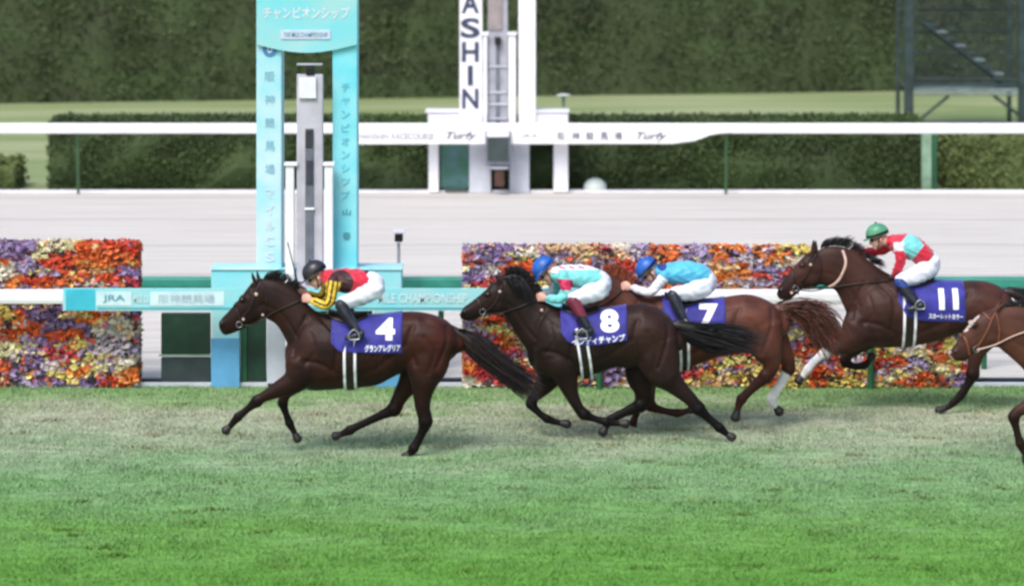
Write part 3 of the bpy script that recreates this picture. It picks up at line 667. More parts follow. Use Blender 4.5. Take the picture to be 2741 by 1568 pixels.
    hg = [(a*.45+e_*.55, b_*.45+f_*.55) for a, b_, e_, f_, _ in D['head'][2:-1]]; _, dist, _ = segd(px, py, hg); disp -= .006*np.exp(-(dist/4)**2)
    # tendons: a shallow groove down each cannon
    for kind, dy, pts, hf in D['legs']:
        off_ = 1 if kind == 'fore' else -1
        _, dist, _ = segd(px, py, pts[4:]); k_ = np.abs(c[:, 1]-(Y+dy)) < .1; disp = np.where(k_, disp-.004*np.exp(-(dist/2.2)**2), disp)
    c = c+nrm*(disp*lat_)[:, None]; me.vertices.foreach_set('co', c.ravel().astype('f')); me.update()
    # coat colours: dark points on legs and muzzle, white socks
    c = coords(me); px, py = topx(c)
    tone = np.ones((len(c), 3)); base = np.array([1, 1, 1.])
    for kind, dy, pts, hf in D['legs']:
        q = cr([p[:3] for p in pts[2:]]+[(hf[0], hf[1], 10)], 4); t = np.linspace(0, 1, len(q))
        near = np.abs(c[:, 1]-(Y+dy)) < .12
        d = np.full(len(c), 1e9); tt = np.zeros(len(c))
        for i in range(len(q)):
            dd = np.hypot(px-q[i][0], py-q[i][1])-q[i][2]; u = dd < d; d[u] = dd[u]; tt[u] = t[i]
        k = near & (d < 6)
        f = np.clip((tt-.02)/.3, 0, 1)[:, None]*(k[:, None])
        tone = tone*(1-f)+np.array(D['points'])*f
    if 'sock' in D:
        for (sx0, sy0, sx1, sy1, pad, yside) in D['sock']:
            d = np.array([sx1-sx0, sy1-sy0]); ll = np.hypot(*d); d = d/ll
            u = (px-sx0)*d[0]+(py-sy0)*d[1]; v = np.abs(-(px-sx0)*d[1]+(py-sy0)*d[0])
            k = (u > 0) & (u < ll) & (v < pad) & ((c[:, 1]-Y)*yside > 0); tone[k] = np.array(lin((205,205,208)))/D['avg']
    mx_, my_ = D['nostril']; f = np.clip(1.25-np.hypot(px-mx_, py-my_)/D.get('muzr', 34), 0, 1)[:, None]*.85
    tone = tone*(1-f)+np.array([.45, .5, .6])*f
    if 'blaze' in D:
        for (bx, by, br) in D['blaze']:
            k = (np.hypot(px-bx, py-by) < br); tone[k] = np.array(lin((190,170,165)))/D['avg']
    # belly and flank stay darker in coat, quarters redder
    q = np.clip((px-D['quarter'])/120, 0, 1)[:, None]*np.clip((D['qy']-py)/60, 0, 1)[:, None]
    tone = tone*(1+q*np.array(D.get('qtint', (.9, .35, .2))))
    nz_ = (np.sin(px*.05+py*.03)*np.sin(py*.045-px*.02)); tone *= (1+.10*nz_)[:, None]
    vcol(me, 'coat', tone)
    body = link('body', me, D['coat'], root)
    tree = bvh(me); b9 = bmesh.new(); spans(b9, trunk(D['trunk']), Y, 5, 26); m9 = bpy.data.meshes.new('t9'); b9.to_mesh(m9); b9.free(); ttree = bvh(m9); bpy.data.meshes.remove(m9)
    # hooves
    for kind, dy, pts, hf in D['legs']:
        b2 = bmesh.new(); x, y, r_ = pts[-1][:3]; hx, hy = hf
        dx, dy_ = hx-x, hy-y
        tube(b2, [(x+dx*.35, y+dy_*.35, r_*.95), (x+dx*.7, y+dy_*.7, r_*1.2), (hx, hy, r_*1.42)], Y, dy, .95, .08, 2, 14)
        ho = bmlink('hoof', b2, M['hoof'], root, True)
    # eyes and nostrils
    for sd_ in (-1, 1):
        ex, ey = D['eye']; h, n_ = hit(tree, ex, ey, Y, sd_)
        if h: b2 = bmesh.new(); ellipsoid(b2, h-n_*.008, (.021, .014, .017)); bmlink('eye', b2, M['eye'], root, True)
        ex, ey = D['nostril']; h, n_ = hit(tree, ex, ey, Y, sd_)
        if h: b2 = bmesh.new(); ellipsoid(b2, h-n_*.006, (.014, .010, .022)); bmlink('nostril', b2, M['eye'], root, True)
    # tail
    if D.get('tail'):
        T = D['tail']; paths = [[tuple(P(x, y, Y+(e if len(r_) else 0))) for x, y, e in [(p[0], p[1], (p[2] if len(p) > 2 else 0)) for p in path]] for path, r_ in [(pp, 'x') for pp in T['paths']]]
        hair('tail', None, paths, T['mat'], root, T.get('n', 420), T.get('r', .007), T.get('spread', .03), 5)
        b2 = bmesh.new(); tube(b2, T['dock'], Y, 0, .8, .06, 4, 12); bmlink('tail_dock', b2, T['mat'], root, True)
    # mane
    if D.get('mane'):
        for mi, (paths, n_, sp_) in enumerate(D['mane']):
            pw = [[tuple(P(p[0], p[1], Y+(p[2] if len(p) > 2 else 0))) for p in pa] for pa in paths]
            hair('mane' if mi == 0 else 'forelock', None, pw, D['hairmat'], root, n_, .006, sp_, 9+mi)
    # bridle
    B = D['bridle']
    if B:
        br = None
        for nm, pts, w_ in B['straps']:
            o = strap(tree, pts, Y, w_, nm, D['tack'], br or root)
            if br is None: br = o; br.name = 'bridle'
        bx, by = B['bit']; b2 = bmesh.new()
        for sd_ in (-1, 1):
            h, n_ = hit(tree, bx, by, Y, sd_)
            if h is None: h = P(bx, by, Y); h.y += sd_*.05
            bmesh.ops.create_cone; C0 = h+Vector((0, sd_*.012, 0)); rg = 22
            ringpts = [C0+Vector((.03*math.cos(2*math.pi*i/rg), 0, .03*math.sin(2*math.pi*i/rg))) for i in range(rg)]
            vs_ = []
            for i in range(rg):
                c_ = ringpts[i]; e = (c_-C0).normalized(); vs_.append([b2.verts.new(c_+e*.004*math.cos(a)+Vector((0, .004*math.sin(a), 0))) for a in (0, 1.57, 3.14, 4.71)])
            for i in range(rg):
                for k in range(4): b2.faces.new((vs_[i][k], vs_[i][(k+1) % 4], vs_[(i+1) % rg][(k+1) % 4], vs_[(i+1) % rg][k]))
        bmlink('bit_ring', b2, M['stirrup'], br, True)
        if B.get('rein'):
            for sd_ in (-1, 1):
                pts = []
                q = cr([tuple(p) for p in B['rein']], 5); last = None
                for x, y in q:
                    h, n_ = hit(tree, x, y, Y, sd_)
                    yy = (h.y+sd_*.012) if h else None; pts.append((x, y, yy))
                ys = [p[2] for p in pts]; good = [v for v in ys if v is not None]; fb = Y+sd_*.09
                ys = [v if v is not None else fb for v in ys]
                for k in range(3): ys = [(ys[max(0, i-1)]+ys[i]+ys[min(len(ys)-1, i+1)])/3 for i in range(len(ys))]
                wire([(wx(x, Y), ys[i]+sd_*.006, wz(y, Y)) for i, (x, y, _) in enumerate(pts)], .007, 'rein', D['tack'] if not B.get('reinmat') else B['reinmat'], br, per=2)
    # saddle cloth wrapped over the back
    if D.get('cloth'):
        Cc = D['cloth']; x0, x1 = Cc['x']; sp = np.array([(a, b_, c_) for a, b_, c_, _ in D['trunk']])
        nu, nv = 34, 30; grid = []
        for i in range(nu+1):
            x = x0+(x1-x0)*i/nu; top = np.interp(x, sp[:, 0], sp[:, 1]); bot = np.interp(x, sp[:, 0], sp[:, 2]); cy = top*.45+bot*.55
            f = i/nu; zb_ = np.interp(f, *zip(*Cc['bottom']))
            cc = P(x, cy, Y); zl = wz(zb_, Y); zb2 = zl
            row = []
            for sd_ in (-1, 1):
                samp = []
                for a in np.linspace(0, R(125), 60):
                    d = Vector((0, sd_*math.sin(a), math.cos(a))); h, n_, _, _ = tree.ray_cast(cc+d*1.2, -d, 1.2)
                    if h is None: h = samp[-1] if samp else cc+d*.3
                    # a leg or thigh below must not pull the cloth out
                    samp.append(h+d*.012)
                    if h.z < zb2: break
                samp = np.array([tuple(v) for v in samp]); ss = np.linspace(0, len(samp)-1, nv+1); lo = ss.astype(int); hi = np.minimum(lo+1, len(samp)-1)
                row.append(samp[lo]*(1-(ss-lo)[:, None])+samp[hi]*(ss-lo)[:, None])
            grid.append(np.concatenate([row[0][::-1], row[1][1:]]))
        G = np.array(grid)
        for k in range(3):
            G[1:-1] = (G[:-2]+G[1:-1]*2+G[2:])/4
        ft = np.linspace(0, 1, G.shape[0])[:, None]; fv = np.abs(np.linspace(-1, 1, G.shape[1]))[None]
        G[:, :, 1] += np.sign(G[:, :, 1]-Y)*(.006*np.sin(ft*26+fv*5)*fv**2)
        nU, nV = G.shape[:2]; bm = bmesh.new(); vv = [[bm.verts.new(G[i, j]) for j in range(nV)] for i in range(nU)]
        for i in range(nU-1):
            for j in range(nV-1): bm.faces.new((vv[i][j], vv[i+1][j], vv[i+1][j+1], vv[i][j+1]))
        bmesh.ops.recalc_face_normals(bm, faces=bm.faces[:]); bmesh.ops.solidify(bm, geom=bm.faces[:], thickness=.006)
        cl = bmlink('saddle_cloth', bm, M['cloth'], root, True); ct = bvh(cl.data)
        def printed(sx, name, cx, cy, w_, h_, rot, bold, col='num', vx=0):
            me_ = textmesh(sx, name, w_*s, h_*s, bold); b3 = bmesh.new(); b3.from_mesh(me_); bpy.data.meshes.remove(me_)
            bmesh.ops.triangulate(b3, faces=b3.faces[:])
            z0 = -h_*s
            while z0 < h_*s:
                bmesh.ops.bisect_plane(b3, geom=b3.verts[:]+b3.edges[:]+b3.faces[:], plane_co=(0, z0, 0), plane_no=(0, 1, 0)); z0 += .02
            ca, sa = math.cos(R(rot)), math.sin(R(rot))
            for v in b3.verts:
                X_, Z_ = v.co.x*ca-v.co.y*sa, v.co.x*sa+v.co.y*ca; pxx = cx+X_/s; pyy = cy-Z_/s
                h, n_ = hit(ct, pxx, pyy, Y, -1); p = P(pxx, pyy, Y); v.co = Vector((p.x, (h.y-.006) if h else v.co.z+lasty[0], p.z)); 
                if h: lasty[0] = h.y-.006
            bmlink(name, b3, M[col], cl)
        lasty = [Y-.3]
        printed(Cc['num'][0], 'number', *Cc['num'][1:], .05); 
        if Cc.get('text'): printed(Cc['text'][0], 'name_lettering', *Cc['text'][1:], .035)
        # girth, saddle, stirrup
        def band(x0a, x0b, x1a, x1b, ya, yb, name, m, off):
            """band round the belly: top edge x0a..x0b at ya, bottom edge x1a..x1b at yb"""
            bm = bmesh.new(); cols = []
            for f in np.linspace(0, 1, 5):
                col = []
                cx_ = (x0a+x0b+x1a+x1b)/4; 
                for a in np.linspace(R(35), R(325), 90):
                    top = np.interp(cx_, sp[:, 0], sp[:, 1]); bot = np.interp(cx_, sp[:, 0], sp[:, 2]); cy = (top+bot)/2; c0_ = P(cx_, cy, Y)
                    d = Vector((0, -math.sin(a), math.cos(a)))
                    # slant with height
                    z_ = c0_.z+d.z*.3; pyv = HOR+(H-z_)*F/Y; k = np.clip((pyv-ya)/(yb-ya), -.3, 1)
                    xx = (x0a+(x0b-x0a)*f)*(1-k)+(x1a+(x1b-x1a)*f)*k
                    o_ = Vector((wx(xx, Y), c0_.y, c0_.z)); h, n_, _, _ = tree.ray_cast(o_+d*1.0, -d, 1.0); h2, _, _, _ = ttree.ray_cast(o_+d*1.0, -d, 1.0)
                    if h is None: h = o_+d*.3
                    if h2 is not None and (h-o_).length > (h2-o_).length+.035: h = h2+d*.03
                    col.append(h+d*off)
                cols.append(col)
            vv = [[bm.verts.new(v) for v in c_] for c_ in cols]
            for i in range(4):
                for j in range(len(cols[0])-1): bm.faces.new((vv[i][j], vv[i+1][j], vv[i+1][j+1], vv[i][j+1]))
            bmesh.ops.recalc_face_normals(bm, faces=bm.faces[:]); bmesh.ops.solidify(bm, geom=bm.faces[:], thickness=.004)
            return bmlink(name, bm, m, root, True)
        if Cc.get('girth'):
            a0, a1, b0, b1, ya, yb = Cc['girth']
            band(a0, a1, b0, b1, ya, yb, 'girth', M['leather'], .006)
            band(a0, a0+7, b0, b0+7, ya, yb, 'girth_edging', M['num'], .011); band(a1-7, a1, b1-7, b1, ya, yb, 'girth_edging', M['num'], .011)
        sx0, sx1, sy = Cc['saddle']; bm = bmesh.new(); g_ = []
        for i in range(13):
            x = sx0+(sx1-sx0)*i/12; top = np.interp(x, sp[:, 0], sp[:, 1]); bot = np.interp(x, sp[:, 0], sp[:, 2]); cc = P(x, (top+bot)/2, Y); row = []
            am = R(30)*math.sin(math.pi*(i+1.5)/15)**.5
            for a in np.linspace(-am, am, 17):
                d = Vector((0, math.sin(a), math.cos(a))); h, n_, _, _ = tree.ray_cast(cc+d*1.2, -d, 1.2); h = h if h else cc+d*.35
                lift = .028+.018*((i/12-.5)*2)**2*math.cos(a/am*1.5) if am else .03
                row.append(bm.verts.new(h+d*lift))
            g_.append(row)
        for i in range(12):
            for j in range(16): bm.faces.new((g_[i][j], g_[i+1][j], g_[i+1][j+1], g_[i][j+1]))
        bmesh.ops.recalc_face_normals(bm, faces=bm.faces[:]); bmesh.ops.solidify(bm, geom=bm.faces[:], thickness=.02)
        sd2 = bmlink('saddle', bm, M['leather'], root, True)
        tx, ty = Cc['stirrup']
        for sd_ in (-1, 1):
            top = np.interp(tx, sp[:, 0], sp[:, 1]); c0 = P(tx, ty, Y); c0.y = Y+sd_*.37
            pA = P(tx-14, top+22, Y); pA.y = Y+sd_*.24
            wire([pA, (pA+c0)/2+Vector((0, sd_*.03, .0)), c0+Vector((0, 0, .055))], .009, 'stirrup_leather', M['leather'], sd2)
            wire([c0+Vector((.0, 0, .06)), c0+Vector((.045, 0, .02)), c0+Vector((.052, 0, -.035)), c0+Vector((0, 0, -.045)), c0+Vector((-.052, 0, -.035)), c0+Vector((-.045, 0, .02)), c0+Vector((0, 0, .06))], .007, 'stirrup_iron', M['stirrup'], sd2)
    for (rx, ry, rr) in D.get('spots', []):
        h, n_ = hit(tree, rx, ry, Y, -1)
        if h: b2 = bmesh.new(); ellipsoid(b2, h+Vector((0, -.006, 0)), (rr*s, .006, rr*s)); bmlink('bridle_buckle', b2, M['tackl'], root, True)
    for nm, pts, w_, mm in D.get('extra', []):
        strap(tree, pts, Y, w_, nm, mm, root)
    return root, tree

HM = {k: mat('hair_'+k, c, .45, .25, 30, spec=.5) for k, c in {'black': (24,20,22), 'dark': (40,28,28), 'brown': (96,56,42)}.items()}
blk = (.25, .30, .36)
H4 = dict(Y=33.95, label='dark bay horse leading the field, wearing a purple cloth numbered 4', coat=coatmat('coat_dark_bay', (52,29,23), (34,20,18)), points=blk,
 trunk=[(780,905,985,.09),(796,866,1018,.19),(830,842,1043,.25),(880,838,1043,.275),(950,843,1038,.29),(1010,842,1030,.29),(1050,838,1010,.28),(1095,833,990,.27),(1140,837,985,.27),(1182,850,975,.24),(1208,868,962,.19),(1225,893,945,.11)],
 neck=[(885,842,800,1010,.17),(840,828,775,935,.14),(798,778,757,896,.10),(768,760,738,868,.085),(738,748,718,856,.08),(706,744,704,846,.07)],
 head=[(702,746,714,846,.08),(674,757,694,858,.09),(650,787,668,871,.085),(629,812,650,881,.068),(608,836,634,888,.06),(594,850,621,893,.055),(587,864,608,897,.045)],
 ears=[((673,727),(676,757),(690,755),-.05),((687,722),(686,752),(700,752),.05)], jaw=(696,828,24), eye=(650,800), nostril=(594,864),
 legs=[('fore',-.13,[(812,975,52),(790,1018,36),(745,1042,23),(705,1062,15),(688,1073,16),(664,1093,10.5),(637,1116,12),(619,1136,9.5)],(604,1152)),
       ('fore',.13,[(820,985,42),(795,1020,30),(768,1052,16),(760,1066,14),(757,1078,14),(765,1105,10),(775,1132,11.5),(786,1153,9)],(797,1175)),
       ('hind',-.14,[(1150,922,64),(1142,985,56),(1133,1038,32),(1131,1088,21),(1139,1127,19),(1127,1163,12.5),(1107,1199,13.5),(1099,1212,11)],(1086,1224)),
       ('hind',.14,[(1125,950,54),(1100,1015,34),(1078,1050,24),(1064,1075,20),(1055,1094,19),(1020,1111,13),(960,1139,11),(936,1151,13),(917,1160,9.5)],(897,1167))],
 quarter=1060, qy=1010,
 tail=dict(mat=HM['dark'], n=520, dock=[(1205,880,12),(1228,893,13),(1262,915,12),(1300,948,7)], spread=.028,
   paths=[[(1226,884),(1290,906),(1340,955),(1400,985),(1452,1010)],[(1228,893),(1285,925),(1345,980),(1405,1030),(1450,1068)],[(1226,905),(1262,955),(1330,1005),(1395,1048),(1440,1078)]]),
 mane=[([[(706,746),(712,736),(722,742)],[(730,748),(742,726),(752,735)],[(762,758),(775,742),(786,752)],[(795,778),(806,766),(815,776)]],220,.012),([[(690,752),(678,768),(668,790)],[(700,746),(690,760),(680,782)]],40,.008)],
 hairmat=HM['black'], tack=M['leather'], spots=[(687,785,5),(653,852,4),(705,840,3.5)],
 bridle=dict(straps=[('cheek_strap',[(700,752),(684,785),(672,820),(650,846),(640,856)],.018),('noseband',[(628,813),(640,840),(655,878)],.02),('browband',[(672,760),(676,782),(684,785)],.016),('throat_strap',[(704,752),(714,800),(712,842)],.014)],bit=(642,866),rein=[(642,868),(680,866),(730,835),(780,812),(808,800)]),
 cloth=dict(x=(890,1078),bottom=[(0,908),(.1,930),(.3,932),(.6,934),(1,934)],num=('4',1034,873,51,55,0),text=('グランアレグリア',1027,921,95,19,1),girth=(922,957,922,957,936,1038),saddle=(880,985,0),stirrup=(952,884)))
H8 = dict(Y=34.75, label='near black horse in second place wearing a purple cloth numbered 8', coat=coatmat('coat_brown_black', (42,28,24), (30,21,20)), points=blk,
 trunk=[(1427,860,985,.09),(1442,832,1008,.18),(1475,820,1013,.25),(1530,824,1008,.275),(1590,828,1002,.29),(1640,822,985,.29),(1690,814,985,.28),(1730,813,982,.275),(1768,827,975,.25),(1796,852,960,.19),(1812,882,940,.11)],
 neck=[(1515,828,1440,1005,.17),(1478,815,1412,945,.14),(1444,795,1387,905,.10),(1415,752,1365,868,.085),(1388,738,1352,848,.08),(1356,740,1346,840,.07)],
 head=[(1352,747,1345,838,.08),(1322,754,1325,842,.09),(1300,775,1303,842,.085),(1277,795,1288,848,.068),(1254,812,1270,856,.06),(1242,821,1255,860,.055),(1235,832,1244,857,.045)],
 ears=[((1327,733),(1330,764),(1344,760),-.05),((1336,731),(1337,760),(1351,756),.05)], jaw=(1330,815,24), eye=(1306,786), nostril=(1243,834),
 legs=[('fore',-.13,[(1500,955,52),(1515,1008,34),(1530,1055,20),(1548,1090,15),(1563,1108,15.5),(1592,1120,10),(1622,1128,11.5),(1650,1132,9)],(1677,1134)),
       ('fore',.13,[(1490,970,46),(1462,1022,30),(1438,1052,19),(1427,1066,15),(1422,1080,15),(1440,1102,10),(1464,1120,11.5),(1490,1129,9)],(1520,1135)),
       ('hind',-.14,[(1750,920,62),(1772,988,50),(1808,1030,28),(1848,1068,19),(1870,1093,18),(1896,1118,12),(1926,1144,12.5),(1942,1158,9.5)],(1960,1171)),
       ('hind',.14,[(1722,940,52),(1715,1005,42),(1722,1045,26),(1724,1068,19),(1714,1084,19),(1672,1103,13),(1636,1122,12.5),(1624,1138,9.5)],(1613,1157))],
 quarter=1640, qy=1000, qtint=(.6,.35,.3),
 tail=dict(mat=HM['black'], n=440, dock=[(1796,872,13),(1818,872,14),(1850,878,14),(1895,885,8)], spread=.026,
   paths=[[(1812,862),(1860,868),(1930,872),(2000,880),(2062,898)],[(1815,875),(1870,890),(1930,905),(1990,925),(2050,945)],[(1812,888),(1845,915),(1880,935),(1925,945),(1965,955)]]),
 mane=[([[(1352,742),(1352,722),(1368,722)],[(1372,738),(1384,716),(1402,726)],[(1395,742),(1408,728),(1426,748)],[(1416,756),(1432,752),(1444,778)],[(1432,785),(1446,780),(1452,806)],[(1400,748),(1420,775),(1436,808)],[(1350,742,-.09),(1372,765,-.12),(1384,800,-.13)],[(1375,738,-.09),(1398,765,-.13),(1412,812,-.14)],[(1395,742,-.08),(1418,775,-.12),(1434,818,-.13)]],620,.014),([[(1342,752),(1326,764),(1316,785)],[(1350,748),(1338,762),(1330,786)]],40,.008)],
 hairmat=HM['black'], tack=M['leather'], spots=[(1338,778,4),(1450,827,4)],
 bridle=dict(straps=[('cheek_strap',[(1344,760),(1336,785),(1320,815),(1300,830)],.018),('noseband',[(1278,796),(1288,822),(1300,845)],.02),('browband',[(1322,762),(1328,778),(1336,785)],.016),('throat_strap',[(1350,757),(1354,800),(1346,836)],.014)],bit=(1292,832),rein=[(1292,834),(1330,838),(1380,822),(1420,806),(1446,796)]),
 cloth=dict(x=(1500,1676),bottom=[(0,880),(.12,908),(.3,915),(.6,912),(1,900)],num=('8',1630,852,50,56,3),text=('インディチャンプ',1600,899,142,20,5),girth=(1543,1575,1557,1590,918,1005),saddle=(1505,1605,0),stirrup=(1556,882)))
H7 = dict(Y=35.5, label='chestnut brown horse with a white hind sock, purple cloth numbered 7', coat=coatmat('coat_chestnut', (92,55,43), (70,42,35)), points=(.45,.40,.42),
 trunk=[(1672,845,935,.09),(1684,822,962,.18),(1712,800,985,.25),(1760,790,990,.275),(1820,797,985,.285),(1870,800,975,.28),(1915,799,958,.28),(1955,792,945,.28),(1998,787,945,.275),(2040,797,938,.25),(2072,815,922,.19),(2093,840,900,.11)],
 neck=[(1765,795,1685,955,.17),(1728,792,1668,910,.14),(1690,765,1648,862,.10),(1655,742,1625,845,.085),(1632,730,1606,828,.08),(1612,728,1598,822,.07)],
 head=[(1612,730,1598,822,.08),(1590,736,1585,825,.09),(1566,757,1572,828,.085),(1550,770,1562,832,.068),(1535,784,1552,836,.06),(1520,798,1540,838,.055),(1514,806,1530,836,.045)],
 ears=[((1592,704),(1594,734),(1606,732),-.05),((1600,704),(1602,734),(1614,732),.05)], jaw=(1590,802,22), eye=(1570,766), nostril=(1522,812),
 legs=[('fore',-.13,[(1728,940,50),(1732,995,32),(1737,1042,19),(1739,1068,15),(1742,1086,15),(1775,1098,10),(1812,1105,11.5),(1834,1101,9)],(1855,1095)),
       ('fore',.13,[(1722,945,46),(1716,1005,30),(1714,1048,18),(1713,1070,15),(1710,1087,14),(1703,1108,9.5),(1695,1129,11),(1697,1139,9)],(1702,1153)),
       ('hind',-.14,[(2035,875,58),(2050,930,46),(2064,968,28),(2062,990,20),(2050,1006,19),(2015,1038,13),(1985,1068,13.5),(1976,1090,10)],(1968,1118)),
       ('hind',.14,[(2050,880,54),(2082,925,38),(2103,955,24),(2110,972,19),(2110,988,18),(2090,1026,12.5),(2066,1066,13.5),(2072,1084,10)],(2087,1102))],
 sock=[(2106,1000,2064,1066,30,1),(2064,1050,2082,1096,24,1)], sockcol=(6.5,11.5,15.0),
 quarter=1880, qy=960, qtint=(.15,.1,.1),
 tail=dict(mat=HM['brown'], n=620, dock=[(2070,828,12),(2096,828,14),(2130,830,14),(2170,840,9)], spread=.04,
   paths=[[(2085,820),(2140,812),(2200,820),(2240,850),(2262,900)],[(2092,832),(2150,835),(2190,865),(2215,905),(2235,960)],[(2094,842),(2140,855),(2170,895),(2200,930),(2215,955)]]),
 mane=[([[(1612,728),(1620,708),(1634,718)],[(1645,736),(1655,712),(1668,726)],[(1675,754),(1686,732),(1700,746)],[(1700,772),(1712,756),(1726,774)]],220,.012)],
 hairmat=mat('hair_chestnut', (150,78,52), .5, .2, 30), tack=M['leather'],
 bridle=dict(straps=[('cheek_strap',[(1606,734),(1600,760),(1590,790),(1578,808)],.018),('noseband',[(1550,773),(1558,800),(1564,826)],.02)],bit=(1562,816),rein=[(1562,818),(1600,815),(1640,795),(1664,772)]),
 cloth=dict(x=(1772,1938),bottom=[(0,880),(.12,888),(.5,890),(1,890)],num=('7',1894,836,50,57,0),text=('アドマイヤマーズ',1888,878,92,16,-3),girth=(1812,1842,1820,1846,890,985),saddle=(1780,1880,0),stirrup=(1830,858)))
H11 = dict(Y=36.65, label='tall bay horse at the back wearing a purple cloth numbered 11', coat=coatmat('coat_bay', (68,42,35), (47,30,27)), points=(.2,.22,.27),
 trunk=[(2275,820,905,.09),(2292,785,925,.18),(2330,752,930,.25),(2390,742,930,.275),(2450,747,925,.285),(2510,750,912,.28),(2560,752,895,.28),(2600,750,888,.28),(2640,753,885,.27),(2672,764,880,.24),(2696,782,866,.18),(2712,805,850,.11)],
 neck=[(2405,745,2300,920,.17),(2365,724,2275,860,.14),(2320,692,2252,808,.10),(2280,668,2235,778,.088),(2235,658,2205,764,.08),(2198,664,2188,762,.07)],
 head=[(2188,668,2184,770,.08),(2160,678,2162,770,.09),(2138,700,2146,776,.085),(2118,722,2134,786,.068),(2099,747,2122,797,.06),(2088,762,2109,803,.055),(2081,777,2097,803,.045)],
 ears=[((2178,640),(2168,680),(2184,676),-.05),((2184,642),(2176,678),(2190,674),.05)], jaw=(2170,742,24), eye=(2146,708), nostril=(2090,776),
 legs=[('fore',-.13,[(2300,880,50),(2272,915,32),(2244,930,20),(2225,937,15),(2210,944,15),(2185,962,11),(2162,988,11.5),(2150,1004,9)],(2138,1020)),
       ('fore',.13,[(2315,885,46),(2292,922,28),(2272,945,18),(2264,956,15),(2262,968,14),(2285,980,10),(2312,978,11),(2324,968,9)],(2334,952)),
       ('hind',-.14,[(2650,840,58),(2634,895,44),(2615,940,25),(2607,975,18),(2604,1000,18),(2590,1030,12),(2570,1060,12.5),(2552,1078,10),(2540,1088,9)],(2512,1099)),
       ('hind',.14,[(2670,840,54),(2700,895,42),(2735,945,26),(2765,985,19),(2785,1010,18),(2800,1045,12),(2808,1078,12),(2815,1090,9)],(2825,1102))],
 sock=[(2212,935,2148,1008,26,-1)], sockcol=(9,14,18),
 quarter=2540, qy=900, qtint=(.35,.25,.25),
 tail=dict(mat=HM['dark'], n=420, dock=[(2690,782,12),(2716,785,13),(2745,795,12),(2780,812,7)], spread=.03,
   paths=[[(2706,774),(2745,782),(2800,800),(2850,830)],[(2710,790),(2750,815),(2800,850),(2840,900)]]),
 mane=[([[(2196,664),(2202,648),(2215,654)],[(2225,656),(2238,638),(2255,644)],[(2255,658),(2272,640),(2290,652)],[(2290,670),(2302,660),(2316,674)],[(2320,690),(2340,690),(2352,708)],[(2345,706),(2362,708),(2375,722)]],300,.014),([[(2180,672),(2164,684),(2154,702)],[(2188,668),(2178,680),(2170,700)]],30,.008)],
 hairmat=HM['black'], tack=M['leather'], spots=[(2168,706,4),(2118,782,4)],
 bridle=dict(straps=[('cheek_strap',[(2184,678),(2172,700),(2160,730),(2144,752)],.018),('noseband',[(2118,723),(2126,750),(2136,786)],.02),('browband',[(2160,684),(2166,698),(2172,702)],.016),('throat_strap',[(2190,674),(2198,720),(2186,762)],.014)],bit=(2128,770),rein=[(2128,772),(2170,776),(2215,768),(2300,755),(2380,748)]),
 extra=[('neck_rein',[(2254,668),(2262,700),(2250,735),(2236,755),(2218,768)],.03,M['tackl'])],
 cloth=dict(x=(2398,2576),bottom=[(0,800),(.12,838),(.35,848),(.6,850),(1,852)],num=('11',2531,793,52,54,0),text=('スカーレットカラー',2523,838,92,14,-2),girth=(2410,2446,2410,2446,842,925),saddle=(2400,2500,0),stirrup=(2452,805)))
